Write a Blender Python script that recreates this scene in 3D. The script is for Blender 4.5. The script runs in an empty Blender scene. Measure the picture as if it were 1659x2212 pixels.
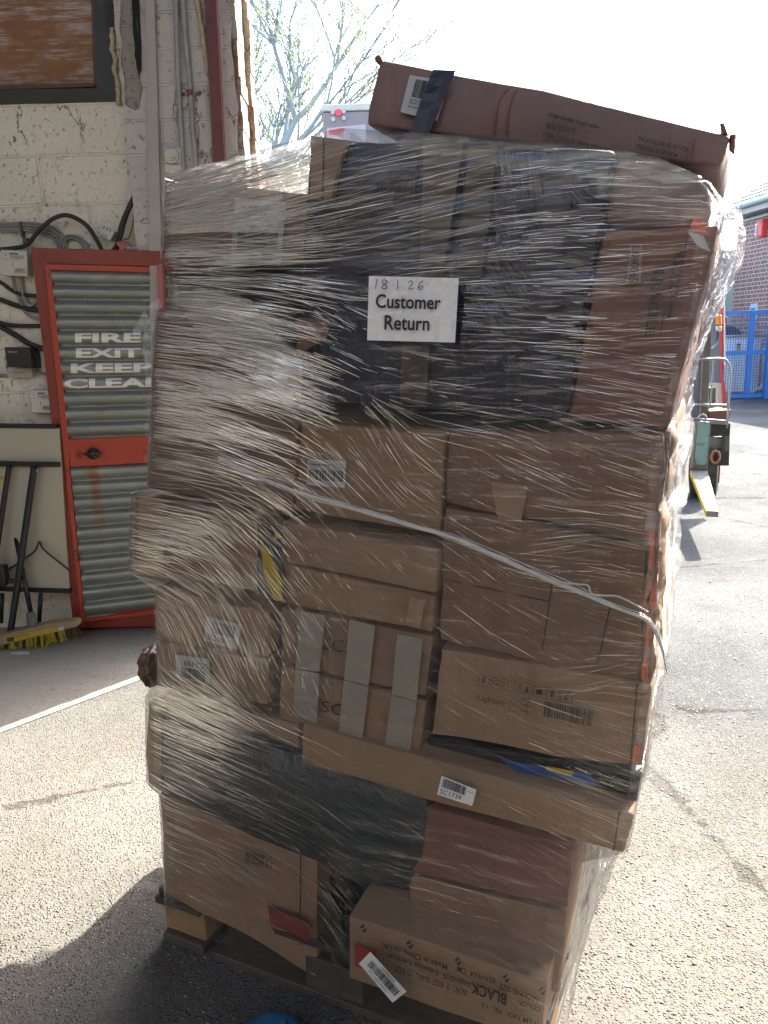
import bpy, bmesh, math, random
import numpy as np
from math import radians, sin, cos, tan, pi
from mathutils import Vector, Matrix, noise as mnoise
random.seed(7)
S = bpy.context.scene
COL = S.collection

# ------------------------------------------------------------------ camera
W, H = 1659.0, 2212.0            # measuring grid of the photograph
FPX, PITCH, ROLL, CH = 1645.0, radians(12.8), radians(1.66), 1.5
fw = Vector((0, cos(PITCH), -sin(PITCH))); r0 = Vector((1, 0, 0)); u0 = r0.cross(fw)
c_, s_ = cos(ROLL), sin(ROLL)
rt = c_ * r0 - s_ * u0; up = s_ * r0 + c_ * u0
cam_d = bpy.data.cameras.new('camera'); cam = bpy.data.objects.new('camera', cam_d); COL.objects.link(cam)
cam.matrix_world = Matrix(((rt.x, up.x, -fw.x, 0), (rt.y, up.y, -fw.y, 0), (rt.z, up.z, -fw.z, CH), (0, 0, 0, 1)))
cam_d.sensor_fit = 'VERTICAL'; cam_d.sensor_height = 24.0; cam_d.lens = 24.0 * FPX / H
cam_d.clip_start = 0.05; cam_d.clip_end = 2000
S.camera = cam
# ------------------------------------------------------------------ light
AZ, EL = radians(42), radians(41)
wd = bpy.data.worlds.new("World"); S.world = wd; wd.use_nodes = True
nt = wd.node_tree; bg = nt.nodes['Background']; sky = nt.nodes.new('ShaderNodeTexSky')
sky.sky_type = 'NISHITA'; sky.sun_disc = False; sky.sun_elevation = EL; sky.sun_rotation = AZ
sky.air_density = 1.0; sky.dust_density = 2.5; sky.ozone_density = 1.0
nt.links.new(sky.outputs[0], bg.inputs[0]); bg.inputs[1].default_value = 0.15
sd = Vector((sin(AZ) * cos(EL), cos(AZ) * cos(EL), sin(EL)))
sl = bpy.data.lights.new('sun', 'SUN'); so = bpy.data.objects.new('sun', sl); COL.objects.link(so)
sl.energy = 2.9; sl.angle = radians(0.5); sl.color = (1.0, 0.95, 0.84)
so.rotation_mode = 'QUATERNION'; so.rotation_quaternion = (-sd).to_track_quat('-Z', 'Y')
S.view_settings.view_transform = 'Standard'; S.view_settings.look = 'None'
S.view_settings.exposure = 3.05; S.view_settings.gamma = 1
S.cycles.max_bounces = 6; S.cycles.transparent_max_bounces = 20; S.cycles.diffuse_bounces = 3
S.cycles.glossy_bounces = 2; S.cycles.sample_clamp_indirect = 6; S.cycles.use_denoising = True
S.cycles.caustics_reflective = False; S.cycles.caustics_refractive = False

# ------------------------------------------------------------------ helpers
def ray(x, y):
    x = float(x); y = float(y)
    return fw + (x - W / 2) / FPX * rt - (y - H / 2) / FPX * up
CAMP = Vector((0, 0, CH))
def at(x, y, Y, X=0):                      # pixel -> point on the frontal plane at depth Y
    d = ray(x, y); return CAMP + d * (Y / d.y)
def gnd(x, y, z=0):
    d = ray(x, y); return CAMP + d * ((z - CH) / d.z)
class Plane:                                # vertical plane, yaw>0: right end nearer
    def __init__(s, yaw, D, X0=0.0):
        a = radians(yaw); s.O = Vector((X0, D, 0)); s.a = Vector((cos(a), -sin(a), 0)); s.n = Vector((sin(a), cos(a), 0))
    def P(s, x, y, d=0.0):                  # d: metres behind the plane
        r = ray(x, y); O = s.O + s.n * d
        return CAMP + r * ((O - CAMP).dot(s.n) / r.dot(s.n))
    def sz(s, x, y, d=0.0):
        p = s.P(x, y, d); return (p - s.O).dot(s.a), p.z
    def W(s, q, z, d): return s.O + s.a * q + s.n * d + Vector((0, 0, z))
FR = Plane(23.5, 1.40)                      # front of the stack
PAL = Plane(25.0, 1.40)

def tag(o, label=None, cat=None, group=None, kind=None):
    if label: o['label'] = label
    if cat: o['category'] = cat
    if group: o['group'] = group
    if kind: o['kind'] = kind
    return o
def empty(name, loc, label, cat, group=None):
    o = bpy.data.objects.new(name, None); COL.objects.link(o); o.location = loc; o.empty_display_size = .1
    bpy.context.view_layer.update()
    return tag(o, label, cat, group)
def link(name, bm, mats, parent=None, smooth=False, recalc=True):
    if recalc: bmesh.ops.recalc_face_normals(bm, faces=bm.faces)
    me = bpy.data.meshes.new(name); bm.to_mesh(me); bm.free()
    for m in (mats if isinstance(mats, (list, tuple)) else [mats]): me.materials.append(m)
    if smooth:
        for p in me.polygons: p.use_smooth = True
    o = bpy.data.objects.new(name, me); COL.objects.link(o)
    if parent is not None:
        o.parent = parent; o.matrix_parent_inverse = wm(parent).inverted()
    return o
def wm(o):                                  # world matrix without waiting for the depsgraph
    m = Matrix.Translation(o.location) @ o.rotation_euler.to_matrix().to_4x4()
    return (wm(o.parent) @ o.matrix_parent_inverse @ m) if o.parent else m
def hexa(bm, f4, b4, mi=0):                 # f4, b4: TL,TR,BR,BL
    v = [bm.verts.new(p) for p in list(f4) + list(b4)]
    for q in ((0, 1, 2, 3), (7, 6, 5, 4), (0, 4, 5, 1), (1, 5, 6, 2), (2, 6, 7, 3), (3, 7, 4, 0)):
        bm.faces.new([v[i] for i in q]).material_index = mi
    return v
def box(bm, c, size, rz=0, mi=0, R=None):
    hx, hy, hz = size[0] / 2, size[1] / 2, size[2] / 2
    R = R or Matrix.Rotation(rz, 3, 'Z'); c = Vector(c)
    P = lambda x, y, z: c + R @ Vector((x, y, z))
    return hexa(bm, [P(-hx, -hy, hz), P(hx, -hy, hz), P(hx, -hy, -hz), P(-hx, -hy, -hz)],
                [P(-hx, hy, hz), P(hx, hy, hz), P(hx, hy, -hz), P(-hx, hy, -hz)], mi)
def slab(bm, pts, off, mi=0):               # pts polygon of points; off vector thickness
    a = [bm.verts.new(p) for p in pts]; b = [bm.verts.new(Vector(p) + off) for p in pts]
    bm.faces.new(a).material_index = mi; bm.faces.new(b[::-1]).material_index = mi
    n = len(a)
    for i in range(n): bm.faces.new((a[i], b[i], b[(i + 1) % n], a[(i + 1) % n])).material_index = mi
def bevel(bm, w, seg=2):
    bmesh.ops.bevel(bm, geom=list(bm.edges), offset=w, segments=seg, profile=.5, affect='EDGES', clamp_overlap=True)
def cuts(bm, n):
    bmesh.ops.subdivide_edges(bm, edges=list(bm.edges), cuts=n, use_grid_fill=True)
def rough(bm, amp, sc, seed=0):
    bm.normal_update()
    for v in bm.verts:
        v.co += v.normal * amp * mnoise.noise(v.co * sc + Vector((seed, seed * 1.7, 0)))
def spline(pts, n=8):
    pts = [Vector(p) for p in pts]
    if len(pts) < 3: return pts
    out = []
    for i in range(len(pts) - 1):
        p0 = pts[max(i - 1, 0)]; p1 = pts[i]; p2 = pts[i + 1]; p3 = pts[min(i + 2, len(pts) - 1)]
        for k in range(n):
            t = k / n
            out.append(0.5 * ((2 * p1) + (-p0 + p2) * t + (2 * p0 - 5 * p1 + 4 * p2 - p3) * t * t + (-p0 + 3 * p1 - 3 * p2 + p3) * t ** 3))
    out.append(pts[-1]); return out
def tube(bm, pts, r, seg=8, mi=0, cap=True):
    pts = [Vector(p) for p in pts]; rings = []; N = len(pts)
    ref = Vector((0, 0, 1))
    for i, p in enumerate(pts):
        t = (pts[min(i + 1, N - 1)] - pts[max(i - 1, 0)]).normalized()
        a = t.cross(ref)
        if a.length < .15: a = t.cross(Vector((1, 0, 0)))
        a.normalize(); b = t.cross(a)
        rr = r[i] if isinstance(r, (list, tuple)) else r
        rings.append([bm.verts.new(p + a * cos(2 * pi * k / seg) * rr + b * sin(2 * pi * k / seg) * rr) for k in range(seg)])
        if i and (rings[-1][0].co - rings[-2][0].co).length > (rings[-1][seg // 2].co - rings[-2][0].co).length:
            rings[-1] = rings[-1][seg // 2:] + rings[-1][:seg // 2]
    for i in range(N - 1):
        for k in range(seg):
            bm.faces.new((rings[i][k], rings[i][(k + 1) % seg], rings[i + 1][(k + 1) % seg], rings[i + 1][k])).material_index = mi
    if cap:
        bm.faces.new(rings[0][::-1]).material_index = mi; bm.faces.new(rings[-1]).material_index = mi
def cyl(bm, p, axis, r, h, seg=24, mi=0):
    axis = Vector(axis).normalized(); tube(bm, [Vector(p), Vector(p) + axis * h], r, seg, mi)

_tc = {}
def text_mesh(s, bold=0.0, sx=1.0):
    k = (s, bold)
    if k not in _tc:
        cu = bpy.data.curves.new('txt', 'FONT'); cu.body = s; cu.size = 1; cu.offset = bold; cu.resolution_u = 3
        o = bpy.data.objects.new('txt', cu); COL.objects.link(o)
        bpy.context.view_layer.update()
        me = bpy.data.meshes.new_from_object(o.evaluated_get(bpy.context.evaluated_depsgraph_get()))
        vs = np.array([v.co[:2] for v in me.vertices]); fs = [tuple(p.vertices) for p in me.polygons]
        mn, mx = vs.min(0), vs.max(0); vs = (vs - mn) / (mx - mn)
        bpy.data.objects.remove(o); bpy.data.curves.remove(cu); bpy.data.meshes.remove(me)
        _tc[k] = (vs, fs)
    return _tc[k]
def quadmap(quad, plane, d, nrm=None):      # uv (v up) inside a pixel quad TL,TR,BR,BL -> world point
    TL, TR, BR, BL = [Vector(q) for q in quad]
    def f(u, v, e=0.0):
        p = (BL * (1 - u) + BR * u) * (1 - v) + (TL * (1 - u) + TR * u) * v
        return plane.P(p.x, p.y, d - e) if isinstance(plane, Plane) else at(p.x, p.y, plane + d - e)
    return f
def decal(name, f, items, mats, parent, label=None, cat=None, base=True, nu=1, nv=1, wrink=0):
    bm = bmesh.new()
    if base:
        g = [[bm.verts.new(f(i / nu, j / nv, wrink * mnoise.noise(Vector((i * .9, j * .9, len(name)))))) for i in range(nu + 1)] for j in range(nv + 1)]
        for j in range(nv):
            for i in range(nu):
                bm.faces.new((g[j][i], g[j][i + 1], g[j + 1][i + 1], g[j + 1][i])).material_index = 0
    for it in items:
        if it[0] == 'r':
            _, u0_, v0_, u1_, v1_, mi = it
            bm.faces.new([bm.verts.new(f(a, b, .0012 + wrink)) for a, b in ((u0_, v0_), (u1_, v0_), (u1_, v1_), (u0_, v1_))]).material_index = mi
        elif it[0] == 'p':
            bm.faces.new([bm.verts.new(f(a, b, .0012 + wrink)) for a, b in it[1]]).material_index = it[2]
        elif it[0] == 'bars':
            _, u0_, v0_, u1_, v1_, mi, seed = it
            rr = random.Random(seed); u = u0_; st = (u1_ - u0_) / 60
            while u < u1_:
                w = st * rr.choice((.6, .6, 1.2, 1.8)); e = min(u + w, u1_)
                bm.faces.new([bm.verts.new(f(a, b, .0012 + wrink)) for a, b in ((u, v0_), (e, v0_), (e, v1_), (u, v1_))]).material_index = mi
                u = e + st * rr.choice((.6, .8, 1.4))
        else:
            _, s, u0_, v0_, u1_, v1_, mi, *rest = it
            bold = rest[0] if rest else 0.0; flip = rest[1] if len(rest) > 1 else 0
            vs, fs = text_mesh(s, bold)
            V = []
            for x, y in vs:
                if flip: x, y = 1 - x, 1 - y
                V.append(bm.verts.new(f(u0_ + x * (u1_ - u0_), v0_ + y * (v1_ - v0_), .0014 + wrink)))
            for q in fs:
                try: bm.faces.new([V[i] for i in q]).material_index = mi
                except ValueError: pass
    o = link(name, bm, mats, parent, recalc=False)
    return tag(o, label, cat)
def stroke(f, pts, w):                      # ribbon items for handwriting
    out = []
    for (a, b), (c, d) in zip(pts[:-1], pts[1:]):
        dx, dy = c - a, (d - b) * .75; L = math.hypot(dx, dy) or 1; nx, ny = -dy / L * w, dx / L * w / .75
        out.append(('p', [(a + nx, b + ny), (a - nx, b - ny), (c - nx, d - ny), (c + nx, d + ny)], 1))
    return out

# ------------------------------------------------------------------ materials
class M:
    def __init__(s, name):
        s.m = bpy.data.materials.new(name); s.m.use_nodes = True; s.nt = s.m.node_tree
        s.b = s.nt.nodes['Principled BSDF']; s.out = s.nt.nodes['Material Output']
        s.tc = s.n('ShaderNodeTexCoord'); s.obj = s.tc.outputs['Object']
    def n(s, t, **k):
        x = s.nt.nodes.new(t)
        for a, b in k.items(): setattr(x, a, b)
        return x
    def l(s, a, b): s.nt.links.new(a, b)
    def mapping(s, scale=(1, 1, 1), rot=(0, 0, 0), loc=(0, 0, 0), src=None):
        x = s.n('ShaderNodeMapping'); x.inputs['Scale'].default_value = scale; x.inputs['Rotation'].default_value = rot
        x.inputs['Location'].default_value = loc; s.l(src or s.obj, x.inputs[0]); return x.outputs[0]
    def noise(s, scale=5, detail=4, rough=.5, src=None, dist=0):
        x = s.n('ShaderNodeTexNoise'); x.inputs['Scale'].default_value = scale; x.inputs['Detail'].default_value = detail
        x.inputs['Roughness'].default_value = rough; x.inputs['Distortion'].default_value = dist
        s.l(src or s.obj, x.inputs['Vector']); return x.outputs['Fac']
    def vor(s, scale=5, src=None, feature='F1', out='Distance'):
        x = s.n('ShaderNodeTexVoronoi', feature=feature); x.inputs['Scale'].default_value = scale
        s.l(src or s.obj, x.inputs['Vector']); return x.outputs[out]
    def ramp(s, src, stops, interp='LINEAR'):
        x = s.n('ShaderNodeValToRGB'); x.color_ramp.interpolation = interp; e = x.color_ramp.elements
        while len(e) > 1: e.remove(e[-1])
        for i, (p, c) in enumerate(stops):
            c = (c, c, c, 1) if isinstance(c, (int, float)) else tuple(c) + (1,) * (4 - len(c))
            if i == 0: e[0].position = p; e[0].color = c
            else: q = e.new(p); q.color = c
        s.l(src, x.inputs[0]); return x.outputs[0]
    def mix(s, fac, a, b, blend='MIX'):
        x = s.n('ShaderNodeMix', data_type='RGBA', blend_type=blend)
        for v, i in ((fac, 0), (a, 6), (b, 7)):
            if isinstance(v, (int, float)): x.inputs[i].default_value = v
            elif isinstance(v, tuple): x.inputs[i].default_value = tuple(v) + (1,) * (4 - len(v))
            else: s.l(v, x.inputs[i])
        return x.outputs[2]
    def math(s, op, a, b=0.0, clamp=False):
        x = s.n('ShaderNodeMath', operation=op, use_clamp=clamp)
        for v, i in ((a, 0), (b, 1)):
            if isinstance(v, (int, float)): x.inputs[i].default_value = v
            else: s.l(v, x.inputs[i])
        return x.outputs[0]
    def bump(s, h, strength=.3, dist=.01, prev=None):
        x = s.n('ShaderNodeBump'); x.inputs['Strength'].default_value = strength; x.inputs['Distance'].default_value = dist
        s.l(h, x.inputs['Height'])
        if prev is not None: s.l(prev, x.inputs['Normal'])
        return x.outputs[0]
    def col(s, c):
        if isinstance(c, tuple): s.b.inputs['Base Color'].default_value = tuple(c) + (1,)
        else: s.l(c, s.b.inputs['Base Color'])
        return s
    def ro(s, r):
        if isinstance(r, (int, float)): s.b.inputs['Roughness'].default_value = r
        else: s.l(r, s.b.inputs['Roughness'])
        return s
    def nrm(s, n): s.l(n, s.b.inputs['Normal']); return s
    def set(s, **k):
        for a, b in k.items(): s.b.inputs[a.replace('_', ' ')].default_value = b
        return s
def pm(name, c, rough=.6, metal=0, var=.15, vs=6, bump=.15, bs=60, bd=.003, c2=None, th=(.5, .62), c2s=8):
    m = M(name); d = tuple(x * (1 - var) for x in c); e = tuple(min(1, x * (1 + var)) for x in c)
    k = m.mix(m.noise(vs, 6, .6), d, e)
    if c2: k = m.mix(m.ramp(m.noise(c2s, 8, .65), [(th[0], 0.0), (th[1], 1.0)]), k, c2)
    m.col(k).ro(rough); m.set(Metallic=metal)
    if bump: m.nrm(m.bump(m.noise(bs, 5, .6), bump, bd))
    return m.m

def cardboard(name, c=(.40, .275, .185), seed=0.0, stain=.25):
    m = M(name)
    v = m.mapping((1, 1, 1), loc=(seed, seed * 2, seed))
    k = m.mix(m.ramp(m.noise(3.5, 6, .6, v), [(.3, 0.0), (.7, 1.0)]), tuple(x * .82 for x in c), tuple(x * 1.1 for x in c))
    flute = m.noise(1, 2, .5, m.mapping((260, 260, 6), loc=(seed, 0, 0)))
    k = m.mix(m.ramp(flute, [(.35, 0.0), (.65, .22)]), k, tuple(x * .72 for x in c))
    k = m.mix(m.ramp(m.noise(9, 8, .7, v), [(.60, 0.0), (.72, stain)]), k, tuple(x * .5 for x in c))
    k = m.mix(m.ramp(m.noise(24, 6, .7, m.mapping((1, 1, .35), loc=(seed, 3, 1))), [(.66, 0.0), (.72, .35)]), k, (.55, .43, .32))
    k = m.mix(m.ramp(m.noise(1, 6, .7, m.mapping((30, 30, 3), loc=(seed, 1, 4))), [(.52, 0.0), (.64, .30)]), k, tuple(x * .66 for x in c))
    k = m.mix(m.ramp(m.noise(5, 7, .75, m.mapping((1, 1, 1.5), loc=(seed, 9, 2))), [(.52, 0.0), (.66, .28)]), k, (c[0] * 1.25, c[1] * 1.3, c[2] * 1.45))
    m.col(k).ro(.72)
    b = m.bump(flute, .12, .002)
    b = m.bump(m.noise(1, 4, .6, m.mapping((14, 14, 60), loc=(seed, 5, 1))), .25, .004, b)
    m.nrm(m.bump(m.noise(7, 6, .65, v), .55, .012, b)); return m.m
CB = [cardboard('brown_corrugated_card_%d' % i, c, i * 3.1, .2) for i, c in enumerate(
    ((.325, .205, .125), (.35, .225, .142), (.29, .183, .115), (.25, .155, .10), (.385, .25, .155)))]
CBD = cardboard('dull_purple_brown_card', (.27, .175, .155), 21, .35)
CBR = cardboard('reddish_brown_card', (.235, .115, .088), 31, .35)

def polythene(name, c, amt=1.0):
    m = M(name)
    v = m.mapping((1, 1, 1.0))
    m.col(m.mix(m.noise(5, 5, .6), tuple(x * .7 for x in c), tuple(x * 1.35 for x in c))).ro(.33)
    b = m.bump(m.noise(2.2, 6, .65, v, 1.5), .8 * amt, .03)
    m.nrm(m.bump(m.noise(1, 4, .6, m.mapping((9, 9, 70), rot=(.2, .1, 0))), .16 * amt, .006, b)); return m.m
NAVY = polythene('dark_navy_polythene', (.022, .026, .045)); BLACK = polythene('black_polythene', (.018, .020, .022))
GREYP = polythene('charcoal_grey_polythene', (.045, .052, .056))
TAPE = pm('pale_translucent_packing_tape', (.34, .30, .25), .3, var=.08, bump=.2, bs=15, bd=.004)
BTAPE = pm('brown_packing_tape', (.085, .062, .056), .3, var=.1, bump=.2, bs=15, bd=.004)
NTAPE = pm('navy_tape', (.012, .016, .05), .35, var=.2, bump=.3, bs=20, bd=.004)
YEL = pm('yellow_warning_tape', (.55, .38, .02), .4, var=.1); DKT = pm('dark_grey_tape', (.04, .045, .05), .4)
PAPER = pm('white_label_paper', (.66, .66, .66), .55, var=.05, bump=.25, bs=12, bd=.004)
PAPER2 = pm('grey_white_label_paper', (.50, .51, .53), .5, var=.06, bump=.15, bs=12, bd=.003)
INK = pm('black_ink', (.02, .02, .025), .6, bump=0); PINK = pm('faded_dark_print', (.05, .036, .032), .7, bump=0, var=.3, vs=30)
PEN = pm('dark_blue_pen', (.02, .02, .09), .5, bump=0)
REDP = pm('faded_red_print', (.42, .05, .045), .6, bump=0, var=.2)
ORG = pm('orange_tape', (.62, .10, .03), .45, var=.3, vs=20)

def concrete_mat():
    m = M('exposed_aggregate_concrete')
    geo = m.n('ShaderNodeNewGeometry').outputs['Position']
    sep = m.n('ShaderNodeSeparateXYZ'); m.l(geo, sep.inputs[0])
    warp = m.noise(6, 3, .5, geo)
    st = m.vor(165, geo, 'F1', 'Color'); dist = m.vor(165, geo, 'F1', 'Distance'); dist2 = m.vor(290, geo)
    sc = m.n('ShaderNodeSeparateColor'); m.l(st, sc.inputs[0])
    stone = m.ramp(sc.outputs[0], [(0, (.07, .06, .055)), (.2, (.15, .13, .11)), (.45, (.25, .225, .19)), (.7, (.36, .34, .30)), (.88, (.52, .52, .52)), (1, (.26, .14, .09))], 'CONSTANT')
    big = m.ramp(m.noise(.9, 5, .6, geo), [(.3, (.20, .182, .152)), (.7, (.285, .265, .23))])
    matrix = m.mix(m.noise(40, 6, .7, geo), m.mix(1, big, (.62, .62, .62), 'MULTIPLY'), big)
    present = m.math('LESS_THAN', sc.outputs[1], m.math('ADD', .15, m.math('MULTIPLY', m.noise(7, 4, .7, geo), .7)))
    mask = m.math('MULTIPLY', m.ramp(dist, [(.28, 1.0), (.42, 0.0)]), present)
    k = m.mix(mask, matrix, stone)
    pits = m.ramp(dist2, [(.14, 1.0), (.26, 0.0)]); pits = m.math('MULTIPLY', pits, m.ramp(m.noise(30, 3, .5, geo), [(.42, 0.0), (.52, 1.0)]))
    k = m.mix(pits, k, (.09, .078, .065))
    cr = m.vor(.42, m.mapping((1, 1.3, 1), rot=(0, 0, .5), src=geo), 'DISTANCE_TO_EDGE')
    crack = m.math('MULTIPLY', m.ramp(m.math('ADD', cr, m.math('MULTIPLY', m.math('SUBTRACT', m.noise(5, 8, .75, geo), .5), .10)), [(.0, 1.0), (.006, 0.0)]), .75)
    k = m.mix(crack, k, (.06, .05, .04))
    st2 = m.ramp(m.noise(2.3, 7, .7, m.mapping((1, 1, 1), loc=(4, 2, 0), src=geo)), [(.55, 0.0), (.7, .35)])
    k = m.mix(st2, k, (.17, .155, .135))
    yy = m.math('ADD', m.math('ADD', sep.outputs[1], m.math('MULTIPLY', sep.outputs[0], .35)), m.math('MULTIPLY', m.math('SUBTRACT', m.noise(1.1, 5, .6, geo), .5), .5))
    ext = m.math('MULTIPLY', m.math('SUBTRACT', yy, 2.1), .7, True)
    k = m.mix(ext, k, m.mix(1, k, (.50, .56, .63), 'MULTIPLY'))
    oil = m.ramp(m.noise(1.4, 6, .65, m.mapping((1, .6, 1), rot=(0, 0, .7), loc=(3, 8, 0), src=geo)), [(.56, 0.0), (.68, .45)]); k = m.mix(oil, k, (.12, .115, .11))
    wet = m.ramp(m.noise(.7, 6, .7, m.mapping((1, 1, 1), loc=(11, 4, 0), src=geo)), [(.45, 0.0), (.6, .28)]); k = m.mix(wet, k, (.33, .32, .305))
    k = m.mix(1, k, (.66, .665, .68), 'MULTIPLY'); m.set(Specular_IOR_Level=.18)
    m.col(k); m.ro(m.mix(mask, (.9, .9, .9), (.5, .5, .5)))
    hh = m.math('ADD', m.math('MULTIPLY', m.math('MULTIPLY', m.math('SUBTRACT', .45, dist), present), 1.0), m.math('MULTIPLY', m.noise(55, 5, .7, geo), .5))
    hh = m.math('SUBTRACT', hh, m.math('MULTIPLY', pits, .5)); hh = m.math('SUBTRACT', hh, m.math('MULTIPLY', crack, .8))
    m.nrm(m.bump(hh, 1.0, .0065)); return m.m
CONC = concrete_mat()

def block_mat(name, bw, bh, zoff, xoff, c=(.88, .82, .67), dirt=.55):
    m = M(name)
    geo = m.n('ShaderNodeNewGeometry').outputs['Position']
    sep = m.n('ShaderNodeSeparateXYZ'); m.l(geo, sep.inputs[0]); cmb = m.n('ShaderNodeCombineXYZ')
    wob = m.math('MULTIPLY', m.math('SUBTRACT', m.noise(3, 3, .5, geo), .5), .02)
    m.l(m.math('ADD', m.math('ADD', m.math('ADD', sep.outputs[0], sep.outputs[1]), xoff), wob), cmb.inputs[0]); m.l(m.math('ADD', m.math('ADD', sep.outputs[2], zoff), wob), cmb.inputs[1])
    br = m.n('ShaderNodeTexBrick'); m.l(cmb.outputs[0], br.inputs['Vector']); br.offset = .5
    for a, b in (('Scale', 1.0), ('Mortar Size', .007), ('Mortar Smooth', .5), ('Brick Width', bw), ('Row Height', bh), ('Bias', 0.0)): br.inputs[a].default_value = b
    mort = br.outputs['Fac']
    k = m.mix(m.noise(2.2, 7, .65, geo), tuple(x * .72 for x in c), tuple(x * 1.12 for x in c))
    k = m.mix(m.math('MULTIPLY', mort, .6), k, tuple(min(1, x * 1.1) for x in c))
    d1 = m.ramp(m.noise(9, 9, .75, geo), [(.56, 0.0), (.70, dirt)])
    k = m.mix(d1, k, (.20, .175, .14))
    d2 = m.ramp(m.noise(45, 5, .7, geo), [(.60, 0.0), (.66, .65)])
    k = m.mix(d2, k, (.13, .11, .095))
    cr = m.ramp(m.math('ABSOLUTE', m.math('SUBTRACT', m.noise(3.2, 5, .6, m.mapping((1, 1, .6), loc=(9, 1, 3), src=geo)), .5)), [(.0, .9), (.006, 0.0)])
    crm = m.math('MULTIPLY', cr, m.ramp(m.noise(1.7, 2, .5, geo), [(.55, 0.0), (.6, 1.0)]))
    k = m.mix(crm, k, (.12, .10, .08))
    m.col(k).ro(.75)
    h = m.math('ADD', m.math('MULTIPLY', mort, .9), m.math('MULTIPLY', m.noise(85, 6, .75, geo), .45))
    h = m.math('SUBTRACT', h, m.math('MULTIPLY', m.math('ADD', d2, crm), .7))
    m.nrm(m.bump(h, .85, .012, m.bump(m.noise(6, 3, .5, geo), .5, .02))); return m.m
WALLM = block_mat('painted_blockwork', .45, .225, .065, .12)
PIERM = block_mat('painted_pier_blockwork', .45, .15, .02, .02, (.66, .62, .57), .6)

def galv(name, stain=None):
    m = M(name)
    a = m.vor(16, m.mapping((1, 1, 2), rot=(0, .3, 0)), 'F1', 'Color'); sc = m.n('ShaderNodeSeparateColor'); m.l(a, sc.inputs[0])
    k = m.mix(m.noise(14, 7, .7), (.17, .19, .17), (.34, .36, .315))
    k = m.mix(m.math('MULTIPLY', sc.outputs[0], .35), k, (.40, .42, .38))
    k = m.mix(m.ramp(m.noise(6, 7, .7, m.mapping((1, 1, .5), loc=(2, 2, 2))), [(.58, 0.0), (.72, .45)]), k, (.30, .22, .13))
    if stain is not None:
        x, z0, z1 = stain; geo = m.n('ShaderNodeNewGeometry').outputs['Position']; sep = m.n('ShaderNodeSeparateXYZ'); m.l(geo, sep.inputs[0])
        dx = m.math('ABSOLUTE', m.math('SUBTRACT', m.math('ADD', sep.outputs[0], m.math('MULTIPLY', m.noise(12, 3, .6, geo), .03)), x + .015))
        f = m.math('MULTIPLY', m.ramp(dx, [(.01, .95), (.035, 0.0)]), m.ramp(sep.outputs[2], [(z0, 0.0), (z1, 1.0)]))
        f = m.math('MULTIPLY', f, m.ramp(m.noise(25, 5, .7, geo), [(.3, .5), (.6, 1.0)]))
        k = m.mix(f, k, (.36, .12, .03))
    m.col(k).ro(.42); m.set(Metallic=.45); m.nrm(m.bump(m.noise(30, 5, .6), .2, .003)); return m.m
def redpaint(name, c=(.46, .055, .03)):
    m = M(name)
    k = m.mix(m.noise(5, 6, .6), tuple(x * .75 for x in c), tuple(x * 1.15 for x in c))
    chip = m.ramp(m.noise(16, 9, .72), [(.60, 0.0), (.63, 1.0)])
    k = m.mix(chip, k, (.07, .035, .022))
    k = m.mix(m.ramp(m.noise(4, 8, .7, m.mapping((1, 1, .4), loc=(5, 0, 0))), [(.6, 0.0), (.75, .6)]), k, (.12, .05, .03))
    m.col(k).ro(.45); m.nrm(m.bump(chip, .3, -.002)); return m.m
RED = redpaint('bright_red_paint', (.48, .065, .032)); DRED = redpaint('old_red_paint', (.28, .045, .03)); POST = redpaint('oxide_red_steel', (.15, .03, .028))
WPAINT = pm('white_stencil_paint', (.88, .86, .80), .55, var=.12, vs=25, bump=.2, bs=40)
STEELD = pm('dark_worn_steel', (.07, .068, .06), .4, .6, var=.4, vs=30); STEEL = pm('grey_steel', (.30, .31, .31), .4, .7, var=.2, vs=12)
BLK = pm('black_plastic', (.018, .018, .02), .4, bump=0); BLKM = pm('black_painted_tube', (.014, .015, .018), .38, var=.2, bump=0)
CREAM = pm('cream_plastic', (.60, .585, .50), .4, var=.05, bump=0); GREYPL = pm('grey_cable_sheath', (.25, .245, .225), .5, var=.15)
CABLE = pm('black_rubber_cable', (.02, .02, .018), .5, var=.2, bump=.1)

# ------------------------------------------------------------------ ground
def ground():
    bm = bmesh.new()
    xs = [-250, -60, -20, -8, -4, -2, 0, 2, 4, 8, 20, 60, 250]; ys = [-20, -6, -2, 0, 2, 4, 6, 9, 14, 22, 60, 400]
    g = [[bm.verts.new((x, y, 0)) for x in xs] for y in ys]
    for j in range(len(ys) - 1):
        for i in range(len(xs) - 1): bm.faces.new((g[j][i], g[j][i + 1], g[j + 1][i + 1], g[j + 1][i]))
    return tag(link('ground', bm, CONC), 'speckled exposed aggregate concrete yard running into the warehouse doorway', 'ground', kind='structure')
ground()
# smoother dusty concrete, cut to the wall shadow and painted paler to lift it
bm = bmesh.new()
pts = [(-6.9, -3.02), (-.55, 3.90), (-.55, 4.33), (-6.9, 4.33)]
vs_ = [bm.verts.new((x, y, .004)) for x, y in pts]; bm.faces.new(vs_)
m = M('shadow_zone_dusty_concrete'); geo = m.n('ShaderNodeNewGeometry').outputs['Position']
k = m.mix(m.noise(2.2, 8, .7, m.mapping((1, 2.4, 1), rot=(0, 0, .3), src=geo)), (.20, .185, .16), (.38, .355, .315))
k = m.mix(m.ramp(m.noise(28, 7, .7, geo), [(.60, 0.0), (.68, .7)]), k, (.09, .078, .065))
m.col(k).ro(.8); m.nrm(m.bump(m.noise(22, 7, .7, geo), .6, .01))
tag(link('path', bm, m.m), 'smoother dusty concrete strip cut to the shadow of the block wall and toned paler to lift it', 'floor', kind='structure')
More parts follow.
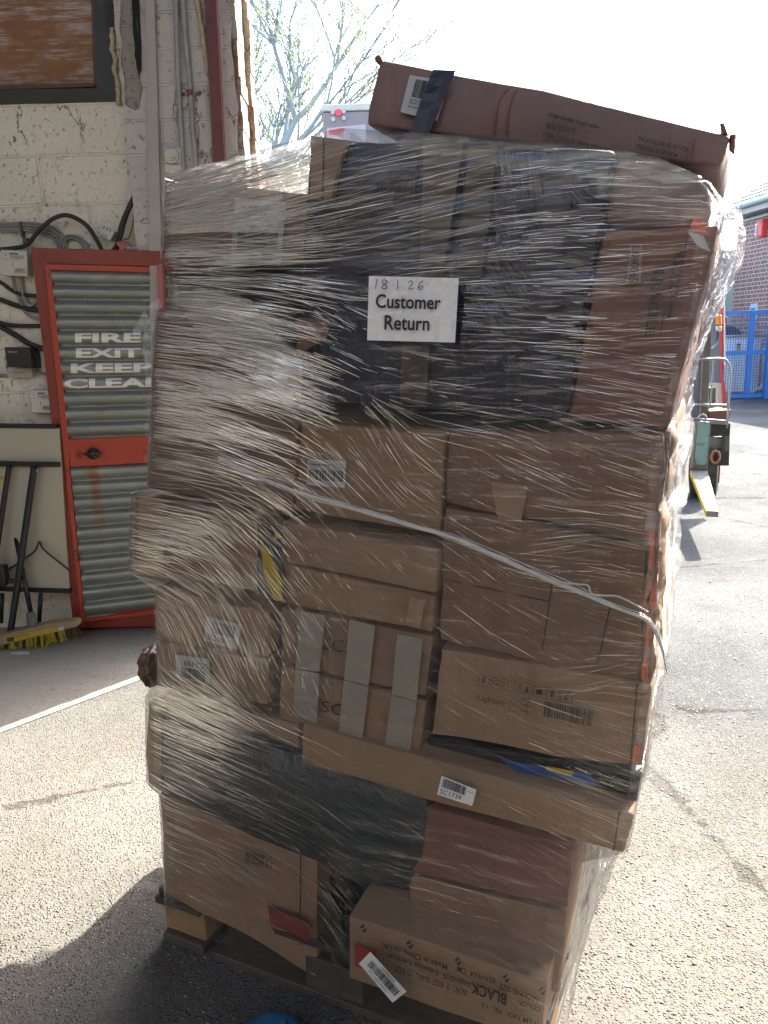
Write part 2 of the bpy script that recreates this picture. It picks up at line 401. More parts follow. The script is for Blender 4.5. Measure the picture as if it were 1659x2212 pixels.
# loose stones
def stones():
    bm = bmesh.new(); rr = random.Random(3)
    def add(x, y, r):
        h = r * rr.uniform(.35, .7); n = rr.choice((5, 6, 7)); a0 = rr.random() * 6
        e = rr.uniform(.6, 1)
        top = bm.verts.new((x + rr.uniform(-.2, .2) * r, y + rr.uniform(-.2, .2) * r, h))
        mid = []; low = []
        for k in range(n):
            a = a0 + 2 * pi * k / n; q = r * rr.uniform(.75, 1.1)
            mid.append(bm.verts.new((x + cos(a) * q * .75, y + sin(a) * q * e * .75, h * .72))); low.append(bm.verts.new((x + cos(a) * q, y + sin(a) * q * e, -.001)))
        mi = rr.choice((0, 0, 0, 1, 1, 2, 2, 3))
        for k in range(n):
            k2 = (k + 1) % n
            for f in ((mid[k], mid[k2], top), (low[k], low[k2], mid[k2], mid[k])): bm.faces.new(f).material_index = mi
    for i in range(7000):
        x = rr.uniform(.35, 2.4); y = rr.uniform(.8, 4.2)
        if y < 1.4 and x < .3: continue
        add(x, y, rr.choice((.0018, .002, .0025, .003, .0035, .0045, .006)))
    for i in range(3500):
        x = rr.uniform(-2.2, .3); y = rr.uniform(.8, 3.2)
        add(x, y, rr.choice((.002, .0025, .003, .004)))
    for i in range(500):
        add(rr.uniform(1.6, 6), rr.uniform(3, 8), rr.choice((.005, .007, .01)))
    mats = [pm('grey_stone', (.20, .185, .165), .6), pm('pale_stone', (.34, .335, .33), .35), pm('dark_stone', (.08, .07, .065), .5), pm('tan_stone', (.25, .16, .11), .6)]
    return tag(link('loose_gravel', bm, mats), 'small stones standing proud of the worn concrete', 'gravel', kind='stuff')
stones()

# ------------------------------------------------------------------ warehouse
WY = 3.98                                   # inner face of the block wall
wh = empty('warehouse', (-2, WY, 0), 'painted block warehouse wall with a pier and rusty steel post at the doorway', 'warehouse')
xj = at(541, 700, WY - .08).x; xp = at(303, 500, WY).x
bm = bmesh.new(); hexa(bm, [(-7, WY, 6.6), (xp, WY, 6.6), (xp, WY, -.05), (-7, WY, -.05)], [(-7, WY + .24, 6.6), (xp, WY + .24, 6.6), (xp, WY + .24, -.05), (-7, WY + .24, -.05)])
link('block_wall', bm, WALLM, wh)
# pier: rough edged blocks standing 8 cm proud
bm = bmesh.new(); f = WY - .08; n = 76
rows = []
for i in range(n + 1):
    z = -.05 + 6.65 * i / n; e = .012 * mnoise.noise(Vector((0, 0, z * 9))); e2 = .014 * mnoise.noise(Vector((5, 0, z * 8)))
    rows.append([bm.verts.new(p) for p in ((xp + e, WY + .01, z), (xp + e, f, z), (xj + e2, f, z), (xj + e2 + .004, f + .33, z), (xp, f + .33, z))])
for a, b in zip(rows[:-1], rows[1:]):
    for k in range(5): bm.faces.new((a[k], a[(k + 1) % 5], b[(k + 1) % 5], b[k]))
bm.faces.new(rows[-1]); link('pier', bm, PIERM, wh)
# dark open joint between wall and pier (upper part) and the batten
bm = bmesh.new(); slab(bm, [at(x, y, f - .012) for x, y in ((283, -60), (298, -60), (302, 60), (304, 140), (300, 168), (292, 120), (287, 60))], Vector((0, .010, 0))); cuts(bm, 3); rough(bm, .006, 30)
link('open_joint', bm, pm('black_gap_filler', (.018, .016, .014), .9), wh)
bm = bmesh.new(); slab(bm, [at(x, y, f - .03) for x, y in ((311, -80), (331, -80), (347, 480), (351, 900), (327, 900), (322, 480))], Vector((0, .029, 0))); bevel(bm, .004)
link('timber_batten', bm, pm('dirty_white_batten', (.46, .42, .38), .7, var=.2, vs=8, c2=(.22, .18, .15), th=(.6, .7)), wh)
# red steel post
bm = bmesh.new(); slab(bm, [at(x, y, f - .05) for x, y in ((438, -60), (464, -60), (485, 345), (520, 1000), (494, 1000), (460, 345))], Vector((0, .05, 0)))
cuts(bm, 1); link('steel_post', bm, POST, wh)
bm = bmesh.new(); slab(bm, [at(x, y, f - .012) for x, y in ((466, -60), (471, -60), (492, 345), (500, 600), (493, 600), (487, 345))], Vector((0, .01, 0)))
link('mortar_fillet', bm, pm('pale_mortar', (.62, .58, .5), .8, bump=.5), wh)
# foam squeezed beside the post
bm = bmesh.new(); pts = spline([at(x, y, f - .02) for x, y in ((424, -20), (430, 25), (436, 60), (441, 95), (446, 130), (450, 160))], 8)
tube(bm, pts, [.012 + .008 * mnoise.noise(p * 40) for p in pts], 8); rough(bm, .006, 60)
FOAM = pm('aged_expanding_foam', (.52, .44, .28), .7, var=.2, vs=30, bump=.6, bs=60, bd=.006)
link('foam_bead', bm, FOAM, wh, True)
# sunlit stepped brick reveal with peeling paint
m = M('peeling_cream_paint_reveal')
geo = m.n('ShaderNodeNewGeometry').outputs['Position']
k = m.mix(m.noise(6, 6, .7, geo), (.40, .33, .25), (.56, .49, .40)); k = m.mix(m.ramp(m.noise(7, 8, .75, m.mapping((1, 1, .35), src=geo)), [(.53, 0.0), (.58, .9)]), k, (.24, .07, .045))
k = m.mix(m.ramp(m.noise(15, 6, .7, geo), [(.58, 0.0), (.64, .8)]), k, (.16, .12, .10)); m.col(k).ro(.8); m.nrm(m.bump(m.noise(25, 6, .7, geo), .9, .02))
bm = bmesh.new(); n = 86
for i in range(n):
    z0 = -.05 + 6.6 * i / n; z1 = z0 + 6.6 / n; e = .012 * mnoise.noise(Vector((9, 0, i * .9))); e2 = .02 * mnoise.noise(Vector((3, 0, i * .35)))
    box(bm, (xj + .012 + e / 2, f + .165, (z0 + z1) / 2), (.024 + e, .31, z1 - z0 - .004)); box(bm, (xj + .035 + e2 / 2, f + .27, (z0 + z1) / 2), (.03 + e2, .12, z1 - z0 - .002))
link('reveal', bm, m.m, wh)
# lintel, roof strip, far walls (behind the camera): unseen, heights and roof gap set to steer light
bm = bmesh.new(); box(bm, (1.5, WY + .12, 5.95), (17, .24, .9)); link('unseen_lintel', bm, POST, wh)
INNER = pm('dingy_inner_wall', (.30, .28, .25), .8)
ROOFM = pm('asbestos_cement_roof', (.32, .31, .29), .8)
bm = bmesh.new(); box(bm, (.5, .45, 6.5), (15, 7.6, .1)); link('roof', bm, ROOFM, wh)
for y_ in (-6.0,): bm = bmesh.new(); box(bm, (.5, y_, 6.5), (15, 1.5, .1)); link('roof', bm, ROOFM, wh)
bm = bmesh.new(); box(bm, (-7.1, -1.2, 3.25), (.24, 10.8, 6.6)); link('side_wall', bm, INNER, wh)
bm = bmesh.new(); box(bm, (8.1, -1.2, 3.25), (.24, 10.8, 6.6)); box(bm, (7.2, WY + .12, 2.6), (1.7, .24, 6.6)); link('side_wall', bm, INNER, wh)
bm = bmesh.new(); box(bm, (.5, -6.7, 3.25), (15, .24, 6.6)); link('back_wall', bm, INNER, wh)

# ply window board
wb = empty('boarded_window', at(100, 100, WY), 'plywood boarded window in a dark grey timber frame high on the block wall', 'window')
bm = bmesh.new(); slab(bm, [at(x, y, WY - .02) for x, y in ((-90, -140), (191, -140), (205, 181), (-90, 190))], Vector((0, .018, 0)))
m = M('weathered_plywood'); g1 = m.noise(1, 8, .7, m.mapping((6, 6, 45)))
k = m.mix(m.noise(1.7, 5, .6, m.mapping((1, 1, 2.4))), (.20, .075, .02), (.36, .17, .065)); k = m.mix(m.ramp(g1, [(.35, 0.0), (.7, .5)]), k, (.17, .07, .03))
scr = m.ramp(m.noise(1, 9, .8, m.mapping((5, 5, 60), loc=(1, 2, 3))), [(.47, 0.0), (.58, 1.0)])
scr = m.math('MULTIPLY', scr, m.ramp(m.noise(4, 4, .6, m.mapping((1, 1, 2.0), loc=(7, 2, 3))), [(.40, 0.0), (.55, .8)]))
k = m.mix(scr, k, (.50, .46, .43)); m.col(k).ro(.6); m.nrm(m.bump(g1, .2, .003)); link('plywood_board', bm, m.m, wb)
FRM = pm('dark_grey_frame_paint', (.055, .057, .055), .5, var=.3, vs=8, c2=(.12, .115, .10), th=(.62, .7))
TRIM = pm('brown_timber_bead', (.085, .035, .025), .5, var=.3)
bm = bmesh.new(); slab(bm, [at(x, y, WY - .045) for x, y in ((192, -140), (198, -140), (210, 190), (203, 184))], Vector((0, .04, 0)))
slab(bm, [at(x, y, WY - .045) for x, y in ((-90, 186), (204, 179), (210, 187), (-90, 196))], Vector((0, .04, 0))); link('bead', bm, TRIM, wb)
bm = bmesh.new(); A = [at(198, -140, WY - .05), at(238, -140, WY - .005), at(254, 219, WY - .005), at(210, 190, WY - .05)]
slab(bm, A, Vector((0, .03, 0))); slab(bm, [at(-90, 195, WY - .052), at(210, 190, WY - .052), at(254, 219, WY - .007), at(-90, 227, WY - .007)], Vector((0, .03, 0)))
link('frame', bm, FRM, wb)
bm = bmesh.new(); pts = spline([at(x, y, WY - .012) for x, y in ((242, 62), (244, 90), (243, 110), (250, 125), (247, 150), (253, 175), (255, 200), (256, 226))], 8)
tube(bm, pts, [.010 + .013 * abs(mnoise.noise(p * 30)) for p in pts], 8); rough(bm, .006, 60); link('foam_bead', bm, FOAM, wb, True)
bm = bmesh.new(); slab(bm, [at(x, y, f - .010) for x, y in ((258, -60), (288, -60), (296, 60), (304, 190), (301, 236), (290, 241), (270, 228), (262, 120))], Vector((0, .009, 0))); cuts(bm, 5); rough(bm, .012, 14)
link('broken_plaster', bm, block_mat('grimy_plaster', .45, .225, 0, 0, (.36, .32, .27), .8), wb)
# cobwebs
bm = bmesh.new(); rr = random.Random(5)
for i in range(70):
    a = Vector((rr.uniform(225, 262), rr.uniform(-10, 40), 0)); b = Vector((rr.uniform(262, 300), rr.uniform(-10, 75), 0))
    p, q = at(a.x, a.y, WY - .04), at(b.x, b.y, WY - .025); mid = (p + q) / 2 + Vector((0, 0, -rr.uniform(.005, .04)))
    tube(bm, spline([p, mid, q], 5), .0005, 3)
tag(link('cobweb', bm, pm('dusty_cobweb', (.20, .18, .16), .9, bump=0)), 'dusty grey cobweb strung beside the window frame', 'cobweb')

# conduits
def conduit(px, label, r=.012):
    bm = bmesh.new(); pts = spline([at(x, y, f - .018 - .004 * (i % 2)) for i, (x, y) in enumerate(px)], 8)
    tube(bm, pts, r, 10); o = link('conduit', bm, pm('worn_grey_white_conduit', (.36, .36, .35), .5, var=.25, vs=14, c2=(.16, .15, .14), th=(.58, .68), c2s=20), None, True)
    return tag(o, label, 'conduit', 'surface conduits on the pier')
c1 = conduit(((378, -60), (384, 150), (390, 260), (399, 420), (410, 640)), 'left grey conduit running down the pier past the timer box')
c2 = conduit(((393, -60), (399, 60), (412, 200), (416, 280), (424, 360), (436, 640)), 'right grey conduit on the pier, nearest the red post')
bm = bmesh.new(); p = at(410, 201, f - .02); cyl(bm, p + Vector((0, 0, -.012)), (0, 0, 1), .015, .024, 12)
for dx in (-.035, .035): box(bm, p + Vector((dx, .012, 0)), (.02, .006, .014))
link('saddle_clip', bm, pm('rusty_clip', (.17, .07, .05), .6), c2)

# round dial switch
tm = empty('thermostat', at(372, 355, f), 'small cream wall thermostat with a round dial on the pier', 'thermostat')
tf = quadmap([(354, 318), (389, 320), (392, 367), (357, 366)], f - .028, 0)
def plate(name, quad, Y, th, mat, parent, bv=.003, n=0):
    bm = bmesh.new(); slab(bm, [at(x, y, Y) for x, y in quad], Vector((0, th, 0)))
    if bv: bevel(bm, bv)
    return link(name, bm, mat, parent)
plate('case', [(353, 318), (389, 320), (391, 353), (356, 352)], f - .04, .039, CREAM, tm)
plate('base', [(356, 353), (391, 354), (393, 372), (357, 372)], f - .03, .029, CREAM, tm)
bm = bmesh.new(); p = at(371, 337, f - .0405); tube(bm, [p + Vector((cos(a) * .0345, -.003, sin(a) * .0345)) for a in [2 * pi * k / 32 for k in range(33)]], .0016, 6); link('dial_ring', bm, FRM, tm)
bm = bmesh.new(); p = at(371, 337, f - .04); cyl(bm, p, (0, -1, 0), .034, .006, 32); cyl(bm, p + Vector((0, -.006, 0)), (0, -1, 0), .022, .012, 28)
link('dial', bm, CREAM, tm)
decal('dial_marks', quadmap([(353, 320), (389, 320), (391, 352), (355, 352)], f - .0595, 0), [('text', '000', .40, .30, .64, .40, 0), ], [INK], tm, base=False)

# ------------------------------------------------------------------ fire door
dr = empty('fire_door', at(250, 1350, WY), 'red framed fire door with corrugated galvanised panels reading fire exit keep clear', 'door')
DY = 3.90
def fr(name, poly, Y, th, mat, par=dr, n=2):
    bm = bmesh.new(); slab(bm, [at(x, y, Y) for x, y in poly], Vector((0, th, 0))); bevel(bm, .003, 1); return link(name, bm, mat, par)
frm = fr('frame', [(66, 534), (100, 536), (138, 944), (184, 1357), (158, 1357), (110, 900)], DY - .03, .10, DRED)
fr('head', [(100, 536), (420, 543), (420, 576), (98, 571)], DY - .031, .09, DRED)
fr('sill', [(184, 1357), (183, 1330), (420, 1300), (420, 1352)], DY - .022, .06, DRED)
lf = Plane(-4, DY - .06, at(100, 900, DY).x)   # leaf, right side further away
def lfp(name, poly, d, th, mat, par):
    bm = bmesh.new(); slab(bm, [lf.P(x, y, d) for x, y in poly], lf.n * th); bevel(bm, .002, 1); return link(name, bm, mat, par)
DKMETAL = pm('dark_door_backing', (.03, .03, .028), .7)
leaf = lfp('door_leaf', [(104, 578), (420, 584), (420, 1316), (180, 1340)], .034, .02, DKMETAL, dr)
lfp('stile', [(96, 570), (110, 583), (148, 945), (150, 1010), (183, 1337), (175, 1345)], 0, .03, RED, dr)
lfp('top_rail', [(96, 570), (420, 578), (420, 591), (110, 583)], .001, .03, RED, dr)
lfp('bottom_rail', [(175, 1345), (183, 1337), (420, 1308), (420, 1318)], .001, .03, RED, dr)
lfp('lock_rail', [(146, 949), (420, 937), (420, 995), (152, 1009)], -.001, .03, RED, dr)
def corr(name, quad, n, mat, d=.016, amp=.024):
    TL, TR, BR, BL = [Vector(q) for q in quad]; bm = bmesh.new(); NV = n * 12; NU = 12; g = []
    for j in range(NV + 1):
        v = j / NV; ph = (v * n) % 1.0
        if j == NV: ph = 1.0
        h = (1 - abs(2 * min(ph / .82, 1) - 1) ** 2.2) if ph < .82 else -(.35 * sin((ph - .82) / .18 * pi))
        row = []
        for i in range(NU + 1):
            u = i / NU; p = (TL * (1 - u) + TR * u) * (1 - v) + (BL * (1 - u) + BR * u) * v
            row.append(bm.verts.new(lf.P(p.x, p.y, d - amp * h + .0015 * mnoise.noise(Vector((u * 6, v * 9, n))))))
        g.append(row)
    for j in range(NV):
        for i in range(NU): bm.faces.new((g[j][i], g[j + 1][i], g[j + 1][i + 1], g[j][i + 1]))
    return link(name, bm, mat, dr, True)
UQ = [(110, 583), (420, 589), (420, 937), (147, 948)]
corr('corrugated_panel', UQ, 11, galv('galvanised_steel'))
sx = lf.P(205, 1050).x
corr('corrugated_panel', [(152, 1009), (420, 995), (420, 1306), (184, 1336)], 10, galv('rust_streaked_galvanised_steel', (sx, lf.P(205, 1200).z, lf.P(205, 1010).z)))
def row_y(k, x):                            # top edge of ridge k at pixel column x
    u = (x - 125) / 295.0; t = k / 11.0
    return (583 + 6 * u) * (1 - t) + (948 - 11 * u) * t
for s, k, x0, x1 in (('FIRE', 4, 162, 305), ('EXIT', 5, 164, 306), ('KEEP', 6, 153, 330), ('CLEAR', 7, 138, 362)):
    ya0, ya1 = row_y(k, x0), row_y(k, x1); hh = 33.2
    q = [(x0, ya0 + hh * .10), (x1, ya1 + hh * .10), (x1, ya1 + hh * .74), (x0, ya0 + hh * .74)]
    F = quadmap(q, lf, 0); vs, fs = text_mesh(s, .040)
    def G(u, v, e=0):
        ph = (.10 + .64 * (1 - v)) / .82; h = 1 - abs(2 * ph - 1) ** 2.2
        return F(u, v, -(.016 - .024 * h) + .0025)
    bm = bmesh.new()
    V = [bm.verts.new((x, y, 0)) for x, y in vs]
    for q_ in fs:
        try: bm.faces.new([V[i] for i in q_])
        except ValueError: pass
    for cy in (.15, .3, .45, .6, .75, .88):
        bmesh.ops.bisect_plane(bm, geom=list(bm.verts) + list(bm.edges) + list(bm.faces), plane_co=(0, cy, 0), plane_no=(0, 1, 0))
    for v in bm.verts: v.co = G(v.co.x, v.co.y)
    link('stencil_lettering', bm, WPAINT, dr, recalc=False)
# lock furniture
bm = bmesh.new(); p = lf.P(202, 979, -.003); cyl(bm, p, -lf.n, .029, .016, 28); cyl(bm, p - lf.n * .016, -lf.n, .020, .010, 24)
box(bm, p - lf.n * .022, (.085, .012, .013)); cyl(bm, p - lf.n * .02 + Vector((.02, 0, -.012)), -lf.n, .005, .012, 12); cyl(bm, p - lf.n * .02 + Vector((.005, 0, .018)), -lf.n, .004, .010, 12)
hn = link('handle', bm, STEELD, dr, True)
bm = bmesh.new(); p = lf.P(170, 981, -.003)
tube(bm, [p + lf.a * cos(t) * .014 + Vector((0, 0, sin(t) * .023)) - lf.n * .001 for t in [2 * pi * i / 24 for i in range(25)]], .002, 6)
kh = link('keyhole_plate', bm, DRED, dr, True)
bm = bmesh.new(); slab(bm, [p + lf.a * a + Vector((0, 0, b)) - lf.n * .0015 for a, b in ((-.003, .002), (-.004, .006), (0, .009), (.004, .006), (.003, .002), (.0035, -.010), (-.0035, -.010))], -lf.n * .0008); link('keyhole', bm, INK, kh)
for x, y in ((105, 595), (119, 735), (133, 873), (143, 985), (147, 1016), (157, 1101), (166, 1196), (178, 1320), (90, 610), (88, 672)):
    bm = bmesh.new(); cyl(bm, lf.P(x, y, -.002), -lf.n, .005, .003, 10); link('screw', bm, DRED, dr)
for x, y in ((184, 642), (282, 646)): bm = bmesh.new(); cyl(bm, lf.P(x, y, -.006), -lf.n, .004, .004, 10); link('rivet', bm, STEEL, dr)
bm = bmesh.new(); slab(bm, [at(x, y, DY - .10) for x, y in ((338, 572), (350, 570), (354, 660), (342, 662))], Vector((0, .05, 0))); slab(bm, [at(x, y, DY - .10) for x, y in ((342, 662), (354, 660), (356, 900), (348, 900))], Vector((0, .05, 0)))
link('hinge_post', bm, redpaint('faded_pinkish_red_paint', (.40, .13, .12)), dr)

# ------------------------------------------------------------------ meters, cables
def meter(quad, label, name_tag, Y=WY - .07):
    r = empty('electricity_meter', at(quad[3][0], quad[3][1], WY), label, 'meter', 'white electricity meters')
    bm = bmesh.new(); slab(bm, [at(x, y, Y) for x, y in quad], Vector((0, .068, 0))); bevel(bm, .006, 2); link('case', bm, CREAM, r)
    F = quadmap(quad, Y, 0)
    it = [('r', .34, .82, .66, .89, 1), ('text', '000000', .38, .835, .62, .875, 0), ('r', .04, .60, .96, .605, 1)]
    for k in range(3): it.append(('bars', .34, .76 - .045 * k, .86, .785 - .045 * k, 1, k + 3))
    for k in range(2): it.append(('p', [(.16 + .07 * k + .02 * cos(a), .78 + .02 * sin(a)) for a in [2 * pi * i / 10 for i in range(10)]], 1))
    it.append(('text', 'CE', .56, .63, .66, .665, 1)); it.append(('bars', .08, .86, .26, .875, 1, 9)); it.append(('bars', .08, .65, .28, .665, 1, 10))
    it += [('p', [(.44, .34), (.455, .34), (.46, .52), (.435, .52)], 1)]
    decal('faceplate', F, it, [PAPER2, INK], r, base=False)
    decal('name_tape', quadmap([(quad[3][0] + (quad[2][0] - quad[3][0]) * .5, quad[3][1] - 17), (quad[2][0] - 4, quad[2][1] - 16), (quad[2][0] - 4, quad[2][1] - 6), (quad[3][0] + (quad[2][0] - quad[3][0]) * .46, quad[3][1] - 5)], Y - .002, 0),
          [('text', name_tag, .12, .25, .8, .8, 1)], [pm('masking_tape', (.50, .44, .33), .6), INK], r)
    return r
meter([(0, 539), (58, 541), (60, 597), (4, 595)], 'white electricity meter with an office tape tag, left of the fire door head', 'OFFICE')
meter([(64, 842), (112, 843), (116, 893), (67, 892)], 'white electricity meter low on the wall, half hidden behind the red door frame', 'WORKSHOP')
bx = empty('black_meter', at(40, 790, WY), 'black box meter with a row of tiny digits above a white plate', 'meter')
bm = bmesh.new(); slab(bm, [at(x, y, WY - .10) for x, y in ((9, 750), (65, 751), (69, 794), (15, 793))], Vector((0, .098, 0))); bevel(bm, .003, 1); link('case', bm, BLK, bx)
bm = bmesh.new(); slab(bm, [at(x, y, WY - .06) for x, y in ((64, 751), (75, 752), (79, 795), (68, 795))], Vector((0, .058, 0))); link('side_cover', bm, BLK, bx)
decal('digits', quadmap([(9, 750), (65, 751), (69, 794), (15, 793)], WY - .10, 0), [('text', '0000014', .12, .72, .48, .82, 0)], [PAPER2, FRM], bx, base=False)
decal('name_plate', quadmap([(16, 796), (69, 796), (71, 815), (18, 815)], WY - .03, 0), [('text', 'WAREHOUSE', .22, .5, .68, .66, 1)], [pm('grimy_white_plate', (.45, .42, .37), .6), INK], bx)
tb = empty('terminal_block', at(240, 525, WY), 'white terminal block with black slots screwed on the wall above the door', 'terminal block')
plate('body', [(214, 505), (222, 487), (248, 500), (238, 520)], WY - .05, .048, CREAM, tb)
bm = bmesh.new()
for x, y in ((222, 494), (229, 497), (236, 501)): slab(bm, [at(x + a, y + b, WY - .053) for a, b in ((0, 0), (3, -5), (4, -5), (1.5, 1))], Vector((0, .002, 0)))
for x, y in ((214, 497), (222, 501), (229, 504)): cyl(bm, at(x, y + 5, WY - .052), (0, -1, 0), .003, .004, 8)
link('slot', bm, INK, tb)
bm = bmesh.new(); slab(bm, [at(x, y, WY - .02) for x, y in ((294, 480), (306, 479), (313, 538), (299, 538))], Vector((0, .018, 0)))
bk = tag(link('bracket', bm, POST), 'short dark red steel bracket on the wall above the door head', 'bracket')
for y in (498, 530): bm = bmesh.new(); cyl(bm, at(303, y, WY - .021), (0, -1, 0), .007, .004, 12); link('bolt', bm, STEELD, bk)
bm = bmesh.new(); slab(bm, [at(x, y, WY - .11) for x, y in ((249, 524), (262, 521), (276, 525), (283, 533), (270, 534), (266, 545), (258, 535))], Vector((.0, .012, .004)))
tag(link('torn_flap', bm, redpaint('torn_red_sheet', (.36, .10, .08))), 'bent red scrap of sheet poking over the door head', 'flap')
def cable(px, r, mat, label, group, name='cable', Y=WY - .02, sag=0):
    bm = bmesh.new(); pts = spline([at(p[0], p[1], p[2] if len(p) > 2 else Y) for p in px], 8); tube(bm, pts, r, 8)
    return tag(link(name, bm, mat, None, True), label, 'cable', group)
cable([(-30, 542, WY - .05), (30, 536, WY - .05), (58, 528, WY - .06), (90, 492, WY - .07), (120, 470, WY - .07), (150, 466, WY - .07), (185, 485, WY - .07), (208, 517, WY - .06), (222, 545, WY - .05)], .0105, CABLE, 'thick black cable looping up over the grey cables and into the door head', 'wall cables')
cable([(318, 270, WY - .05), (316, 330, WY - .05), (303, 395, WY - .06), (278, 450, WY - .06), (262, 490, WY - .06), (250, 545, WY - .05)], .0125, CABLE, 'thick black cable hanging from the pier edge down to the door head', 'wall cables')
cable([(316, 280, WY - .04), (313, 345, WY - .05), (298, 410, WY - .05), (272, 470, WY - .05), (258, 520, WY - .06), (240, 545, WY - .05)], .009, CABLE, 'slimmer black cable just left of the hanging pair', 'wall cables')
cable([(319, 358, WY - .04), (308, 385, WY - .04), (300, 410, WY - .035), (291, 460, WY - .03), (280, 510, WY - .03), (266, 517, WY - .04)], .0035, pm('brown_yellow_wire', (.26, .16, .03), .5), 'thin brown and yellow wire beside the hanging black cables', 'wall cables')
for i, (dy, lab) in enumerate(((0, 'uppermost grey cable of the wall bundle left of the black loop'), (5, 'second grey cable down in the wall bundle'), (11, 'third grey cable down in the wall bundle'), (16, 'lowest grey cable of the wall bundle'))):
    cable([(-30, 481 + dy), (20, 483 + dy), (50, 481 + dy), (85, 484 + dy + i), (105 + 4 * (3 - i), 492 + dy), (120 + 6 * (3 - i), 512 + dy * .6), (128 + 5 * (3 - i), 548)], .0058, GREYPL, lab, 'wall cables')
cable([(128, 545), (134, 516), (148, 509), (168, 511), (186, 525), (192, 548)], .0058, GREYPL, 'short grey cable arching just above the door head', 'wall cables')
cable([(134, 545), (142, 520), (152, 515), (166, 517), (178, 530), (181, 548)], .0058, GREYPL, 'inner grey cable of the arch above the door head', 'wall cables')
cable([(-30, 595), (0, 609), (30, 630), (55, 637), (95, 640)], .0095, CABLE, 'black cable sagging from the upper meter to the door frame', 'wall cables')
cable([(-30, 640), (0, 647), (35, 660), (60, 667), (95, 672)], .012, CABLE, 'thick black cable with plaster dust, second sag down', 'wall cables')
cable([(-30, 695), (0, 697), (30, 703), (95, 704)], .010, CABLE, 'nearly level black cable running to the door frame', 'wall cables')
cable([(-30, 684), (0, 705), (40, 728), (65, 743), (100, 756)], .0135, CABLE, 'thickest black cable slanting down to the door frame', 'wall cables')
cable([(27, 597), (32, 625), (45, 655), (60, 680), (90, 690)], .0075, GREYPL, 'grey cable curving down from the left of the upper meter', 'wall cables')
cable([(45, 597), (47, 622), (55, 650), (65, 660), (85, 645)], .0095, GREYPL, 'thicker grey cable from the middle of the upper meter', 'wall cables')
cable([(-30, 806), (0, 810), (18, 812)], .008, GREYPL, 'grey cable entering the white plate from the left', 'wall cables')
cable([(70, 810), (85, 806), (110, 812)], .008, GREYPL, 'grey cable leaving the white plate to the right', 'wall cables')
bm = bmesh.new(); slab(bm, [at(x, y, WY - .035) for x, y in ((41, 480), (45, 480), (49, 512), (45, 512))], Vector((0, .03, 0))); slab(bm, [at(x, y, WY - .06) for x, y in ((48, 514), (57, 514), (57, 529), (50, 529))], Vector((0, .04, 0)))
tag(link('cable_clip', bm, STEELD), 'grey strap and black clip holding the cable bundle', 'clip')

# ------------------------------------------------------------------ folded table against the wall
ft = empty('folding_table', at(70, 1330, WY - .2), 'cream folding table with black legs leaning against the wall', 'table')
TY = WY - .13
def tp(name, poly, Y, th, mat, par=ft): 
    bm = bmesh.new(); slab(bm, [at(x, y, Y) for x, y in poly], Vector((0, th, 0))); bevel(bm, .002, 1); return link(name, bm, mat, par)
TOPM = pm('cream_laminate', (.47, .44, .34), .35, var=.06, vs=2, bump=.05, c2=(.36, .30, .20), th=(.66, .72), c2s=12)
tp('tabletop', [(-60, 922), (128, 924), (150, 1277), (-60, 1270)], TY, .02, TOPM)
tp('rim', [(-60, 915), (122, 917), (124, 926), (-60, 924)], TY - .012, .03, BLKM)
tp('rim', [(-60, 1266), (150, 1273), (151, 1282), (-60, 1276)], TY - .012, .03, BLKM)
tp('crossbar', [(-60, 996), (126, 999), (128, 1009), (-60, 1007)], TY - .03, .02, BLKM)
def tl(name, px, r, par=ft, mat=BLKM): bm = bmesh.new(); tube(bm, spline([at(*p) for p in px], 6), r, 8); return link(name, bm, mat, par, True)
tl('leg', [(20, 1005, TY - .04), (8, 1085, TY - .05), (-8, 1200, TY - .06), (-20, 1330, TY - .07)], .014)
tl('leg', [(74, 1008, TY - .045), (55, 1140, TY - .06), (37, 1270, TY - .09), (22, 1368, TY - .13)], .017)
tl('leg', [(88, 1282, TY - .02), (84, 1350, TY - .02)], .012); tl('leg', [(5, 1282, TY - .02), (3, 1345, TY - .02)], .011)
tl('brace', [(8, 1237, TY - .04), (70, 1195, TY - .04), (80, 1180, TY - .04), (85, 1170, TY - .04), (90, 1180, TY - .04), (100, 1192, TY - .04), (150, 1232, TY - .04)], .005)
bm = bmesh.new(); p = at(28, 1255, TY - .10); cyl(bm, p, (-1, 0, 0), .012, .02, 10); cyl(bm, p + Vector((.0, 0, 0)), (1, 0, 0), .006, .06, 8); link('clamp_knob', bm, BLK, ft)
bm = bmesh.new(); box(bm, at(82, 1016, TY - .045), (.014, .01, .018)); cyl(bm, at(82, 1016, TY - .045), (0, -1, 0), .005, .012, 8); link('bolt', bm, STEEL, ft)
bm = bmesh.new(); slab(bm, [at(x, y, TY - .12) for x, y in ((-20, 1224), (6, 1225), (12, 1262), (8, 1270), (-20, 1264))], Vector((0, .06, 0))); bevel(bm, .008)
tag(link('dustpan', bm, BLK), 'black plastic dustpan end at the left edge under the table', 'dustpan')

